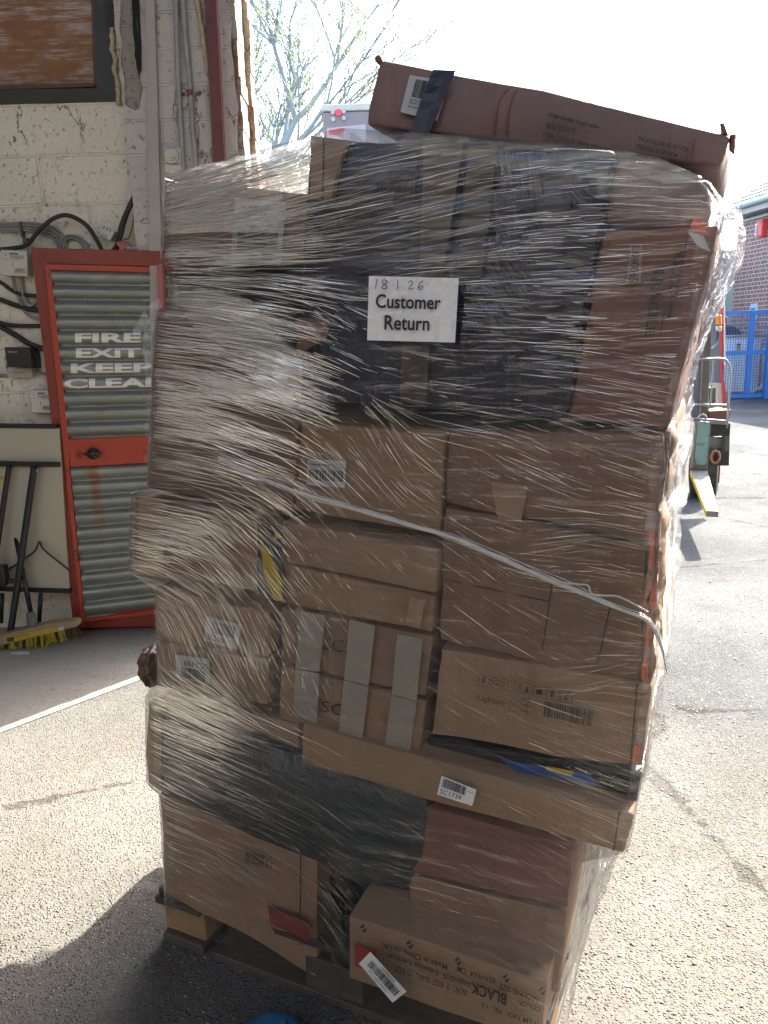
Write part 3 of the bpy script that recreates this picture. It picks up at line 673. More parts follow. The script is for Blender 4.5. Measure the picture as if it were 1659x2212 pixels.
# broom
br = empty('broom', gnd(70, 1380), 'wide broom with yellow and black bristles and a yellow banded black handle', 'broom')
BY = 3.62
hb = gnd(75, 1395); BY = hb.y
bm = bmesh.new(); tube(bm, [at(-28, 880, WY - .04), at(-2, 960, WY - .08), at(6, 1033, WY - .12)], .0125, 12); tube(bm, [at(24, 1108, BY + .20), at(67, 1325, BY + .01)], .0125, 12); link('handle', bm, pm('glossy_dark_handle', (.02, .02, .035), .2, bump=0), br, True)
bm = bmesh.new(); tube(bm, [at(5, 1030, WY - .12), at(25, 1112, BY + .198)], .0175, 12); link('yellow_grip', bm, pm('yellow_plastic', (.60, .40, .02), .4), br, True)
bm = bmesh.new(); tube(bm, [at(65, 1322, BY), at(69, 1340, BY - .01), at(73, 1362, BY - .02)], [.02, .026, .030], 12); link('socket', bm, pm('dusty_grey_rubber', (.15, .14, .125), .7), br, True)
bm = bmesh.new(); slab(bm, [at(x, y, BY - .05) for x, y in ((-25, 1381), (40, 1363), (100, 1349), (160, 1342), (166, 1347), (166, 1355), (100, 1368), (40, 1385), (-25, 1402))], Vector((0, .07, .0))); bevel(bm, .006); cuts(bm, 1); rough(bm, .002, 40)
link('head', bm, pm('worn_beech_wood', (.36, .26, .16), .6, var=.2, vs=12), br)
decal('label_band', quadmap([(10, 1377), (138, 1352), (139, 1361), (12, 1390)], BY - .055, 0), [('r', .03, .15, .15, .85, 1), ('text', 'INDUSTRIAL', .18, .55, .42, .85, 1), ('r', .9, .1, .99, .9, 2)], [pm('yellow_label', (.52, .38, .04), .5), FRM, PAPER2], br)
bm = bmesh.new(); rr = random.Random(2)
for i in range(900):
    t = rr.random(); x = -25 + 190 * t; y = 1396 - 46 * t; d = rr.uniform(-.045, .015)
    p = at(x, y + rr.uniform(-3, 1), BY + d); dk = x > 138 or x < -2
    L = rr.uniform(.055, .075) if not dk else rr.uniform(.05, .07)
    q = p + Vector(((t - .5) * .02 + rr.uniform(-.012, .012) + (.02 if x > 150 else 0), rr.uniform(-.01, .006), -min(L, p.z - .002)))
    clump = mnoise.noise(Vector((x * .13, 0, 0)))
    mi = 2 if dk else (0 if clump + rr.uniform(-.25, .25) > -.02 else 1); w = Vector((.0016, 0, 0))
    bm.faces.new([bm.verts.new(v) for v in (p - w, p + w, q + w, q - w)]).material_index = mi
link('bristles', bm, [pm('yellow_bristle', (.56, .44, .03), .5, bump=0), pm('black_bristle', (.03, .03, .025), .6, bump=0), pm('brown_bristle', (.10, .06, .04), .8, bump=0)], br, recalc=False)['kind'] = 'stuff'
# litter on the floor
bm = bmesh.new()
rr = random.Random(11)
for i in range(26):
    x, y = rr.uniform(10, 150), rr.uniform(1325, 1372); c = gnd(x, y); a = rr.random() * 6; r = rr.uniform(.008, .025)
    q = [c + Vector((cos(a + k * pi / 3) * r * (1 if k % 3 else 1.6), sin(a + k * pi / 3) * r, .006 + .006 * rr.random())) for k in range(6)]
    bm.faces.new([bm.verts.new(v) for v in q])
tag(link('dead_leaves', bm, pm('brown_dead_leaf', (.12, .06, .035), .8, var=.5, vs=30), recalc=False), 'dry brown leaves gathered behind the broom', 'leaves', kind='stuff')
for (x, y, L, ang, lab) in ((175, 1424, .06, .45, 'flat dark splinter of debris on the smooth floor'), (240, 1366, .02, 1.0, 'small dark clod on the floor below the door')):
    c = gnd(x + (150 if L > .05 else 217), y); bm = bmesh.new()
    box(bm, (c.x, c.y, .006), (L, L * .22, .008), ang); cuts(bm, 2); rough(bm, .006, 60); tag(link('debris', bm, pm('dark_debris', (.05, .035, .03), .9)), lab, 'debris', 'debris on the floor')
bm = bmesh.new(); c = gnd(40, 1413); slab(bm, [c + Vector((a, b, .004)) for a, b in ((-.05, 0), (-.01, .02), (.05, .012), (.06, -.01), (.0, -.02))], Vector((0, 0, .003)))
tag(link('paper_scrap', bm, PAPER2), 'pale scrap of paper lying in front of the broom', 'paper scrap')

# ------------------------------------------------------------------ pallet
def PW(q, z, d): return PAL.W(q, z, d)
q0, _ = PAL.sz(354, 2052); PWID, PLEN = 1.0, 1.2
pl = empty('pallet', PW(q0 + .5, 0, .6), 'weathered wooden pallet under the wrapped stack', 'pallet')
wood = [pm('raw_pallet_wood', (.36, .22, .11), .75, var=.25, vs=9, c2=(.10, .06, .035), th=(.56, .66), bump=.4, bs=25), pm('grey_pallet_wood', (.10, .082, .062), .8, var=.3, vs=14, c2=(.07, .06, .05), th=(.55, .65), bump=.5, bs=35),
        pm('dark_wet_pallet_wood', (.055, .042, .03), .7, var=.3, vs=12, bump=.4, bs=30)]
def pbox(name, q, d, z0, lq, ld, lz, mi):
    bm = bmesh.new(); A = lambda a, b, c: PW(a, c, b)
    hexa(bm, [A(q, d, z0 + lz), A(q + lq, d, z0 + lz), A(q + lq, d, z0), A(q, d, z0)], [A(q, d + ld, z0 + lz), A(q + lq, d + ld, z0 + lz), A(q + lq, d + ld, z0), A(q, d + ld, z0)])
    bevel(bm, .003, 1); cuts(bm, 2); rough(bm, .003, 18, q * 7 + d); return link(name, bm, wood[mi], pl)
for i, d in enumerate((0, .53, 1.055)):
    for j, q in enumerate((0, .43, .86)): pbox('block', q0 + q, d + (.015 if j == 0 else 0), .024, .13 if j != 1 else .15, .145, .085, 0 if (i + j) % 2 == 0 and j != 1 else 1)
for j, q in enumerate((0, .43, .86)): pbox('base_board', q0 + q, 0 if j == 0 else .0, 0, .13, 1.2, .022, 1)
for d in (.0, 1.1): pbox('base_board', q0 + .155, d - .005, .001, .7, .10, .021, 1)
for i, d in enumerate((0, .53, 1.055)): pbox('cross_board', q0 + (-.008 if i == 0 else 0), d - .004, .111, .14 if i == 0 else 1.0, .145, .020, 2)
for i, d in enumerate((0, .19, .37, .55, .73, .91, 1.08)): pbox('deck_board', q0 + (.0), d + .002, .134, 1.0, .12, .02, 2 if i == 0 else 1)

# ------------------------------------------------------------------ cartons
def carton(name, quad, d0, depth, mat, label, cat='box', group='cartons in the wrapped stack', bulge=.0045, bv=.004, plane=FR, poly=False):
    r = bpy.data.objects.new(name, None)
    cx0 = sum(q[0] for q in quad) / len(quad); cy0 = sum(q[1] for q in quad) / len(quad)
    hw = max(abs(q[0] - cx0) for q in quad); hh = max(abs(q[1] - cy0) for q in quad); g = 3.2
    quad_ = quad if poly else [(cx0 + (x - cx0) * (1 - g / hw), cy0 + (y - cy0) * (1 - g / hh)) for x, y in quad]
    bm = bmesh.new(); f4 = [plane.P(x, y, d0) for x, y in quad_]; n = plane.n * depth
    if poly: slab(bm, f4, n)
    else: hexa(bm, f4, [p + n for p in f4])
    bevel(bm, bv, 2)
    if not poly: bmesh.ops.subdivide_edges(bm, edges=[e for e in bm.edges if e.calc_length() > .05], cuts=7, use_grid_fill=True)
    rough(bm, bulge, 5, hash(quad[0]) % 17); rough(bm, bulge * .4, 17, 3)
    return tag(link(name, bm, mat, None, True), label, cat, group)
def seam(par, px, w=.0022, d=-.004, mat=None):  # flap gap / crease lines
    bm = bmesh.new(); tube(bm, [FR.P(x, y, d) for x, y in px], w, 5); return link('flap_seam', bm, mat or INK2, par)
INK2 = pm('dark_flap_gap', (.07, .048, .035), .9, bump=0)
def strip(par, quad, mat, name='tape', d=-.008, label=None, nv=8):
    return decal(name, quadmap(quad, FR, d), [], [mat], par, label, None, True, 3, nv, .002)
G = 'cartons in the wrapped stack'
# -- top tier
A1 = carton('carton', [(354, 378), (682, 418), (668, 575), (346, 556)], .02, .9, CB[3], 'brown carton at the top left corner of the stack, beside the navy wrapped parcel')
decal('label', quadmap([(508, 428), (618, 437), (606, 572), (498, 562)], FR, .012), [('r', .1, .1, .9, .5, 1)] + [('bars', .15, .58 + .09 * k, .8, .63 + .09 * k, 2, k + 4) for k in range(4)], [PAPER2, FRM, INK], A1)
A2 = carton('wrapped_parcel', [(672, 295), (1322, 332), (1222, 912), (642, 868)], 0, 1.0, NAVY, 'huge navy polythene wrapped parcel behind the customer return sheet', 'parcel', bulge=.012)
carton_patch = lambda par, quad, mat, name='carton_corner', d=-.011, nv=6: strip(par, quad, mat, name, d, nv=nv)
bm = bmesh.new(); slab(bm, [FR.P(x, y, -.016) for x, y in ((671, 293), (752, 303), (738, 340), (724, 385), (716, 432), (671, 431))], FR.n * .012)
link('carton_corner', bm, CB[0], A2); seam(A2, [(700, 300), (697, 430)], .0018, -.017)
strip(A2, [(915, 300), (1000, 310), (955, 606), (905, 604)], BTAPE, d=-.014); strip(A2, [(1012, 311), (1075, 316), (1040, 600), (985, 604)], pm('dim_brown_tape', (.05, .04, .042), .35), d=-.014)
strip(A2, [(868, 738), (928, 740), (921, 880), (863, 866)], BTAPE, d=-.014); strip(A2, [(642, 686), (714, 690), (706, 730), (640, 768)], CBR, 'torn_card', d=-.014)
strip(A2, [(1180, 350), (1240, 350), (1190, 900), (1140, 894)], pm('blue_black_film_band', (.02, .022, .06), .3), 'film_band', d=-.014)
A3 = carton('carton', [(1318, 336), (1530, 398), (1536, 490), (1302, 492)], .015, .95, CBD, 'rounded dull brown carton at the top right corner under the loose night table box', bulge=.012, bv=.02)
A4 = carton('carton', [(1302, 492), (1556, 482), (1443, 928), (1224, 906)], .01, .9, CBR, 'tall reddish brown carton on the right with sideways lettering', bulge=.010)
F = quadmap([(1362, 528), (1388, 528), (1384, 612), (1352, 612)], FR, -.002)
decal('side_label', lambda u, v, e=0: F(v, 1 - u, e), [('text', 'LI040065', .04, .2, .96, .8, 1)], [pm('dull_pink_label', (.34, .22, .19), .6), INK], A4)
F2 = quadmap([(1400, 520), (1500, 520), (1455, 735), (1375, 735)], FR, -.003)
decal('printing', lambda u, v, e=0: F2(v, 1 - u, e), [('text', 'THIS SIDE', .02, .62, .5, .86, 0, .03), ('text', 'FRAGILE', .3, .20, .95, .46, 0, .04), ('r', .6, .60, .95, .64, 0), ('r', .55, .72, .8, .80, 0)], [PINK], A4, base=False)
strip(A4, [(1500, 470), (1530, 480), (1520, 505), (1490, 492)], ORG, 'torn_orange_tape', d=-.012, nv=3); strip(A4, [(1485, 500), (1520, 510), (1535, 545), (1505, 530)], PAPER2, 'torn_paper', d=-.012, nv=3)
# -- left middle
B1 = carton('wrapped_parcel', [(360, 566), (656, 588), (636, 850), (372, 672)], .05, .8, BLACK, 'black polythene parcel on the left below the top left carton', 'parcel', bulge=.018, bv=.02)
decal('square_patch', quadmap([(383, 606), (438, 608), (438, 636), (384, 634)], FR, .036), [], [pm('matt_charcoal_patch', (.035, .035, .035), .5)], B1)
bm = bmesh.new(); slab(bm, [FR.P(x, y, .025) for x, y in ((378, 640), (440, 628), (520, 652), (560, 700), (640, 760), (680, 822), (560, 800), (450, 745))], FR.n * .03); bmesh.ops.triangulate(bm, faces=bm.faces); cuts(bm, 3); rough(bm, .02, 9)
tag(link('crumpled_bag', bm, pm('cream_white_crumpled_plastic', (.62, .58, .48), .3, var=.2, vs=12, bump=.6, bs=14, bd=.02), None, True), 'crumpled cream plastic bag bunched between the black parcel and brown carton', 'bag')
B2 = carton('carton', [(334, 676), (650, 842), (636, 1112), (312, 1056)], .0, .9, CB[3], 'large dark brown carton on the left edge below the crumpled cream bag')
C1 = carton('carton', [(650, 905), (966, 938), (953, 1160), (634, 1100)], .005, .9, CB[0], 'brown carton with a pale barcode sticker, below the navy parcel')
decal('barcode_label', quadmap([(664, 992), (747, 996), (745, 1054), (662, 1048)], FR, -.006), [('bars', .05, .22, .95, .62, 1, 21), ('bars', .1, .78, .6, .84, 1, 5)], [PAPER2, INK], C1)
C2 = carton('carton', [(970, 930), (1438, 936), (1412, 1172), (958, 1088)], 0, .95, CB[3], 'wide brown carton right of the barcode carton, below the navy parcel', bulge=.012)
strip(C2, [(1060, 1040), (1140, 1050), (1125, 1130), (1075, 1120)], CB[4], 'light_card_patch', d=-.01)
D1 = carton('carton', [(280, 1068), (566, 1118), (566, 1290), (278, 1236)], -.02, .95, CB[2], 'brown carton jutting out furthest at the left edge of the stack', bulge=.012, bv=.014)
strip(D1, [(300, 1072), (352, 1082), (352, 1250), (302, 1240)], CB[4], 'corner_flap', d=-.032)
D2 = carton('carton', [(606, 1122), (950, 1190), (944, 1284), (604, 1214)], -.01, .9, CB[1], 'flat brown carton right of the yellow warning tape, upper of two')
D3 = carton('carton', [(603, 1216), (943, 1287), (936, 1368), (596, 1300)], -.005, .9, CB[0], 'flat brown carton right of the yellow warning tape, lower of two')
bm = bmesh.new()
for q, mi in (([(556, 1128), (612, 1136), (606, 1300), (556, 1285)], 0), ([(562, 1162), (598, 1225), (610, 1258), (609, 1299), (592, 1296), (570, 1240)], 1), ([(594, 1147), (610, 1160), (592, 1165)], 1)):
    bm.faces.new([bm.verts.new(FR.P(x, y, -.024 - .002 * mi)) for x, y in q]).material_index = mi
tag(link('warning_tape', bm, [DKT, YEL], recalc=False), 'torn black and yellow warning tape stuck between two brown cartons', 'tape')
strip(D3, [(885, 1290), (918, 1297), (908, 1358), (876, 1350)], CB[4], 'light_card_patch', d=-.02)
E0 = carton('carton', [(957, 1090), (1406, 1175), (1380, 1472), (944, 1386)], .0, .95, CB[3], 'large brown carton at middle right with a crushed torn right corner', bulge=.014)
seam(E0, [(1196, 1240), (1172, 1402)], .0016); seam(E0, [(955, 1250), (1190, 1300)], .0014); seam(E0, [(1320, 1300), (1290, 1440)], .0014)
bm = bmesh.new(); pts = [(1408, 1110), (1428, 1108), (1424, 1200), (1418, 1300), (1412, 1400), (1402, 1472), (1384, 1470), (1396, 1330), (1402, 1200)]
slab(bm, [FR.P(x, y, .0) for x, y in pts], FR.n * .08); bmesh.ops.triangulate(bm, faces=bm.faces); cuts(bm, 3); rough(bm, .022, 22)
link('crushed_corner', bm, CB[4], E0, True)
for q in ([(1404, 1150), (1414, 1150), (1412, 1230), (1402, 1230)], [(1406, 1270), (1420, 1275), (1416, 1315), (1404, 1310)], [(1398, 1340), (1408, 1345), (1404, 1400), (1396, 1396)], [(1392, 1420), (1404, 1424), (1398, 1470), (1386, 1466)]):
    strip(E0, q, ORG, 'orange_tape', d=-.022, nv=5)
bm = bmesh.new(); slab(bm, [FR.P(x, y, .03) for x, y in ((1410, 940), (1440, 940), (1436, 1010), (1424, 1110), (1402, 1106), (1400, 1030))], FR.n * .2); cuts(bm, 2); rough(bm, .03, 14)
tag(link('crumpled_card', bm, CB[3], None, True), 'crumpled brown card scraps bunched under film at the right edge', 'card', G)
# -- row of label boxes
E1 = carton('carton', [(332, 1266), (584, 1322), (582, 1424), (334, 1384)], .005, .85, CB[1], 'small brown carton at the left, upper of two with tilted barcode stickers')
decal('barcode_label', quadmap([(446, 1330), (522, 1350), (512, 1404), (440, 1384)], FR, -.006), [('bars', .2, .4, .85, .85, 1, 31), ('text', 'SC2488', .1, .1, .6, .3, 1)], [PAPER2, INK], E1)
E2 = carton('carton', [(334, 1387), (582, 1427), (582, 1528), (336, 1482)], 0, .85, CB[0], 'small brown carton at the left with an upside down barcode sticker, lower of two')
decal('barcode_label', quadmap([(378, 1414), (452, 1424), (454, 1480), (380, 1462)], FR, -.012), [('bars', .15, .05, .85, .5, 1, 33), ('text', 'SC2488', .25, .58, .95, .8, 1, 0, 1)], [PAPER2, INK], E2)
E3 = carton('carton', [(604, 1308), (940, 1374), (924, 1512), (604, 1430)], .0, .85, CB[2], 'brown carton lettered SC crossed by three pale tapes, upper of the taped pair')
E4 = carton('carton', [(604, 1434), (924, 1515), (906, 1634), (600, 1552)], .004, .85, CB[0], 'brown carton lettered SC crossed by three pale tapes, lower of the taped pair')
for i, (a, b, c, d) in enumerate((((649, 1320), (702, 1330), (690, 1452), (638, 1444)), ((755, 1338), (810, 1352), (796, 1482), (743, 1468)), ((858, 1370), (913, 1380), (900, 1514), (846, 1500)))):
    strip(E3, [a, b, c, d], TAPE, d=-.010)
for i, (a, b, c, d) in enumerate((((638, 1446), (690, 1455), (684, 1562), (634, 1545)), ((743, 1470), (796, 1484), (782, 1600), (731, 1585)), ((846, 1502), (900, 1516), (884, 1634), (830, 1618)))):
    strip(E4, [a, b, c, d], TAPE, d=-.008)
decal('printing', quadmap([(700, 1372), (790, 1388), (786, 1422), (696, 1406)], FR, -.006), [('text', 'SC2', 0, .1, .72, .9, 0)], [PINK], E3, base=False)
decal('printing', quadmap([(696, 1510), (786, 1530), (782, 1560), (692, 1540)], FR, -.004), [('text', 'SC1', 0, .1, .72, .9, 0)], [PINK], E4, base=False)
E5 = carton('carton', [(946, 1396), (1408, 1478), (1392, 1662), (924, 1592)], -.005, .95, CB[1], 'brown carton printed with fragile glass symbols and a long barcode', bulge=.008)
Fp = quadmap([(1030, 1455), (1290, 1505), (1280, 1590), (1022, 1530)], FR, -.014)
it = [('text', 'FRAGILE', .10, .86, .27, .93, 0), ('text', 'GLASS', .10, .76, .24, .84, 0), ('text', 'Lightsin', .03, .22, .25, .42, 0), ('bars', .58, .22, .98, .62, 0, 44)]
for a, b in ((.02, .36), (.37, .47), (.48, .58), (.59, .69), (.70, .80)):
    for q in ((a, .98, b, .99), (a, .70, b, .71), (a, .70, a + .004, .99), (b - .004, .70, b, .99)): it.append(('r',) + q + (0,))
for k in range(3): it.append(('r', .36, .18 + .16 * k, .56, .185 + .16 * k, 0)); it.append(('bars', .38, .22 + .16 * k, .46, .26 + .16 * k, 0, k))
it += [('r', .30, .1, .303, .66, 0), ('r', .44, .1, .443, .66, 0), ('p', [(.045, .78), (.075, .78), (.065, .84), (.075, .94), (.045, .94), (.055, .84)], 0), ('p', [(.40, .75), (.44, .75), (.42, .92)], 0), ('p', [(.62, .76), (.64, .76), (.64, .88), (.66, .88), (.63, .95), (.60, .88), (.62, .88)], 0), ('p', [(.73, .76), (.77, .76), (.75, .84), (.77, .92), (.73, .92), (.75, .84)], 0), ('p', [(.50, .76), (.55, .76), (.55, .90), (.50, .90)], 0)]
decal('printing', Fp, it, [PINK], E5, base=False)
seam(E5, [(1376, 1478), (1362, 1652)], .0016, -.014)
strip(E5, [(1370, 1610), (1384, 1614), (1380, 1650), (1368, 1648)], ORG, 'orange_tape', d=-.018, nv=3)
# -- lower
F0 = carton('wrapped_parcel', [(918, 1596), (1394, 1668), (1376, 1756), (916, 1640)], .03, .9, BLACK, 'flat black wrapped parcel with blue and yellow scraps under the fragile glass carton', 'parcel')
for q, mm in (([(1080, 1640), (1270, 1672), (1300, 1700), (1120, 1668)], pm('blue_printed_scrap', (.03, .10, .35), .4)), ([(1180, 1655), (1240, 1666), (1236, 1676), (1180, 1664)], YEL)): strip(F0, q, mm, 'printed_scrap', d=.016 if mm is not YEL else .012, nv=3)
F1 = carton('carton', [(652, 1562), (1370, 1762), (1350, 1846), (646, 1648)], -.018, .95, CB[4], 'long thin brown carton with a small white barcode sticker, slanting to the right', bulge=.005)
decal('barcode_label', quadmap([(954, 1676), (1029, 1706), (1020, 1741), (944, 1716)], FR, -.058), [('bars', .06, .45, .74, .92, 1, 51), ('text', 'SC1739', .06, .10, .66, .36, 1), ('bars', .78, .7, .97, .74, 1, 6)], [PAPER, INK], F1)
seam(F1, [(1338, 1755), (1326, 1836)], .0018, -.036)
G0 = carton('carton', [(318, 1516), (650, 1560), (648, 1640), (322, 1560)], .02, .9, CB[1], 'thin brown carton slanting behind the left end of the long carton')
G1 = carton('wrapped_parcel', [(322, 1545), (560, 1604), (760, 1660), (912, 1704), (918, 1770), (910, 1850), (886, 1935), (760, 1905), (560, 1790), (338, 1712)], .0, .9, GREYP, 'bulging charcoal polythene parcel low on the left', 'parcel', bulge=.02, bv=.02, poly=True)
carton('carton', [(314, 1522), (344, 1530), (348, 1716), (316, 1694)], -.01, .85, CB[4], 'pale carton end at the lower left edge', bulge=.01)
H1 = carton('carton', [(343, 1712), (690, 1826), (688, 2112), (353, 1930)], .01, .85, CB[4], 'large light brown carton at the bottom left corner of the pallet', bulge=.010)
decal('barcode_label', quadmap([(530, 1836), (590, 1850), (588, 1880), (528, 1864)], FR, -.004), [('bars', .02, .1, .7, .9, 0, 61), ('text', '21', .72, .1, .98, .6, 0)], [PINK], H1, base=False)
decal('red_print', quadmap([(578, 1950), (676, 1990), (674, 2052), (584, 2004)], FR, -.004), [('r', 0, .2, .9, .9, 0), ('bars', 0, 0, .8, .1, 0, 4)], [pm('dull_red_ink', (.25, .05, .05), .6)], H1, base=False)
seam(H1, [(650, 1830), (648, 2040)], .0016, -.004); 
H2 = carton('carton', [(908, 1738), (1242, 1826), (1228, 1968), (884, 1884)], .005, .9, CBR, 'reddish brown carton right of the charcoal parcel, under the long carton')
H3 = carton('carton', [(884, 1888), (1228, 1971), (1206, 2150), (876, 2020)], .01, .9, CB[2], 'brown carton under the reddish one, above the carton lettered black')
H5 = carton('wrapped_parcel', [(692, 1856), (882, 1912), (878, 2040), (740, 1980), (745, 2110), (692, 2085)], .08, .75, BLACK, 'black filler standing in for the shadow in the gap beside the carton lettered black', 'parcel', bulge=.012, poly=True)  # black block stands in for shadow, the gap itself is empty
H4 = carton('carton', [(750, 1974), (1186, 2126), (1172, 2262), (752, 2112)], -.075, .95, CB[4], 'long brown carton lettered black upside down at the bottom right of the stack', bulge=.004)
QF = quadmap([(750, 1974), (1186, 2126), (1172, 2262), (752, 2112)], FR, -.083)
it = []
for s, u0_, v0_, u1_, v1_, b in (('Made in China to UK', .17, .66, .50, .75, .012), ('WAREHOUSE    E warehouse  A warehouse', .20, .52, .62, .61, .012), ('N.W.:  9  KGS  G.W.:  10 KGS', .24, .36, .60, .46, .012),
                            ('65X19X4  CM', .55, .70, .74, .79, .012), ('PACKING SIZE', .76, .66, .96, .75, .012), ('COLOR', .86, .52, .97, .60, .012), ('BLACK', .62, .44, .80, .62, .03), ('ITEM NO:  FK  13', .68, .28, .97, .36, .012)):
    it.append(('text', s, u0_, v0_, u1_, v1_, 0, b, 1))
for u in (.06, .29, .53, .77, .95):
    for k in range(2): it.append(('p', [(u + .012 * k, .86 - .05 * k), (u + .022 + .012 * k, .93 - .05 * k), (u + .026 + .012 * k, .92 - .05 * k), (u + .016 + .012 * k, .85 - .05 * k)], 0))
decal('printing', QF, it, [INK], H4, base=False)
decal('red_print', QF, [('r', .035, .22, .14, .58, 0)], [REDP], H4, base=False)
decal('torn_label', quadmap([(800, 2056), (878, 2142), (848, 2166), (775, 2082)], FR, -.125), [('bars', .14, .32, .92, .72, 1, 71), ('text', 'XM0543', .36, .80, .72, .93, 1), ('text', 'WY table leg-L', .22, .10, .74, .24, 1), ('bars', .05, .02, .5, .05, 1, 8)], [PAPER, INK], H4, nu=4, nv=3, wrink=.003)

# -- loose box on top
T0 = carton('carton', [(816, 124), (1584, 292), (1562, 366), (786, 272)], .10, .38, CBD, 'battered loose night table carton resting tilted on top of the wrap', group=None, bulge=.009, bv=.008)
QT = quadmap([(816, 124), (1584, 292), (1562, 366), (786, 272)], FR, .088)
decal('navy_strap', quadmap([(935, 150), (985, 152), (925, 292), (884, 286)], FR, .082), [], [NTAPE], T0, nu=3, nv=8, wrink=.002)
decal('barcode_label', quadmap([(885, 162), (972, 176), (944, 262), (865, 242)], FR, .086), [('bars', .18, .45, .62, .92, 1, 81), ('text', 'SC2171', .16, .28, .48, .40, 1), ('bars', .15, .18, .8, .21, 1, 9)], [PAPER2, INK], T0)
def q4(x0, y0, x1, y1, h): return [(x0, y0), (x1, y1), (x1 - h * .15, y1 + h), (x0 - h * .15, y0 + h)]
for s, q in (('ITEM NAME: Night table', q4(1186, 244, 1294, 270, 11)), ('SKU: SC2171', q4(1180, 265, 1242, 278, 11)), ('ITEM COLOUR: Warm white three smoked', q4(1174, 286, 1362, 327, 10)), ('PACKING SIZE: 65*36*12CM', q4(1381, 294, 1488, 318, 10)), ('ITEM SIZE: 32*30*59CM', q4(1375, 311, 1464, 331, 10)), ('G.W.: 6.2 KG', q4(1366, 329, 1424, 343, 10))):
    decal('printing', quadmap(q, FR, .084), [('text', s, 0, 0, 1, 1, 0, .025)], [PINK], T0, base=False)
for px in ([(1098, 192), (1076, 225), (1068, 290)], [(1116, 196), (1100, 235), (1094, 292)], [(1500, 300), (1490, 350)]): 
    bm = bmesh.new(); tube(bm, spline([FR.P(x, y, .094) for x, y in px], 5), .0022, 5); link('crease', bm, CBR, T0)
for c_pts in ([(1556, 270), (1562, 268), (1572, 285), (1560, 290)], [(1578, 288), (1590, 290), (1588, 318), (1578, 310)], [(812, 124), (820, 121), (826, 132), (814, 134)]):
    bm = bmesh.new(); slab(bm, [FR.P(x, y, .10) for x, y in c_pts], FR.n * .08); bmesh.ops.triangulate(bm, faces=bm.faces); cuts(bm, 2); rough(bm, .008, 40); link('torn_corner', bm, CBR, T0)

# ------------------------------------------------------------------ stretch film
def film_mat(name, milk=.03, dens=1.0, refl=1.2):
    m = M(name); nt = m.nt; nt.nodes.remove(m.b)
    uv = m.n('ShaderNodeUVMap').outputs[0]
    h = m.noise(1, 3, .6, m.mapping((3, 34, 1), rot=(0, 0, .04), src=uv), .25)
    h2 = m.noise(1, 2, .6, m.mapping((6, 60, 1), rot=(0, 0, .5), src=uv), .3)
    b = m.bump(m.math('ADD', h, m.math('MULTIPLY', h2, .35)), 1.0, .007 * dens)
    gl = m.n('ShaderNodeBsdfGlossy'); gl.inputs['Roughness'].default_value = .10; m.l(b, gl.inputs['Normal'])
    fr_ = m.n('ShaderNodeFresnel'); fr_.inputs['IOR'].default_value = 1.5
    tr = m.n('ShaderNodeBsdfTransparent'); tr.inputs['Color'].default_value = (.97, .97, .97, 1)
    df = m.n('ShaderNodeBsdfDiffuse'); df.inputs['Color'].default_value = (.75, .76, .78, 1)
    tl_ = m.n('ShaderNodeBsdfTranslucent'); tl_.inputs['Color'].default_value = (.8, .82, .85, 1)
    ms = m.n('ShaderNodeMixShader'); ms.inputs[0].default_value = .5; m.l(df.outputs[0], ms.inputs[1]); m.l(tl_.outputs[0], ms.inputs[2])
    hz = m.n('ShaderNodeMixShader'); m.l(tr.outputs[0], hz.inputs[1]); m.l(ms.outputs[0], hz.inputs[2])
    m.l(m.math('MULTIPLY', m.ramp(h, [(.42, .5), (.62, 2.2)]), milk), hz.inputs[0])
    fin = m.n('ShaderNodeMixShader'); m.l(m.math('MINIMUM', m.math('MULTIPLY', fr_.outputs[0], refl), .45), fin.inputs[0]); m.l(hz.outputs[0], fin.inputs[1]); m.l(gl.outputs[0], fin.inputs[2])
    m.l(fin.outputs[0], m.out.inputs[0]); return m.m
FILM = film_mat('clear_stretch_film', .032)

def poly_z(px, d):                          # pixel outline -> sorted (z, q) arrays
    a = sorted((FR.sz(x, y, d)[1], FR.sz(x, y, d)[0]) for x, y in px)
    return np.array([p[0] for p in a]), np.array([p[1] for p in a])
fl = [(668, 290), (540, 330), (440, 356), (350, 374), (343, 470), (342, 556), (357, 600), (360, 652), (332, 672), (322, 740), (322, 900), (314, 1052), (277, 1068), (273, 1140), (273, 1236), (326, 1272), (331, 1380), (330, 1470), (309, 1512), (309, 1610), (311, 1698), (338, 1722), (345, 1830), (350, 1934), (352, 1962)]
frp = [(1324, 326), (1440, 352), (1534, 394), (1556, 440), (1560, 482), (1530, 600), (1490, 760), (1447, 928), (1442, 1000), (1428, 1100), (1424, 1180), (1416, 1300), (1410, 1470), (1398, 1664), (1384, 1700), (1374, 1764), (1356, 1846), (1258, 1870), (1238, 1990), (1226, 2140), (1206, 2330)]
bk_ = [(1478, 364), (1562, 370), (1600, 428), (1614, 540), (1580, 620), (1538, 700), (1502, 800), (1494, 900), (1492, 950), (1470, 1080), (1450, 1220), (1441, 1330), (1438, 1450), (1412, 1590), (1402, 1650), (1388, 1740), (1366, 1860)]
zl, ql = poly_z(fl, -.05); zr, qr = poly_z(frp, -.05); zb_, qb = poly_z(bk_, .98)
top = [(350, 374), (440, 354), (540, 330), (640, 300), (672, 292), (860, 300), (1100, 312), (1324, 330), (1430, 350), (1520, 386), (1536, 396)]
tq = np.array([FR.sz(x, y, -.05)[0] for x, y in top]); tz = np.array([FR.sz(x, y, -.05)[1] for x, y in top]) + .004
ZTL, ZTR, ZTB = tz[0], tz[-1], zb_[-1]
ZB = .128
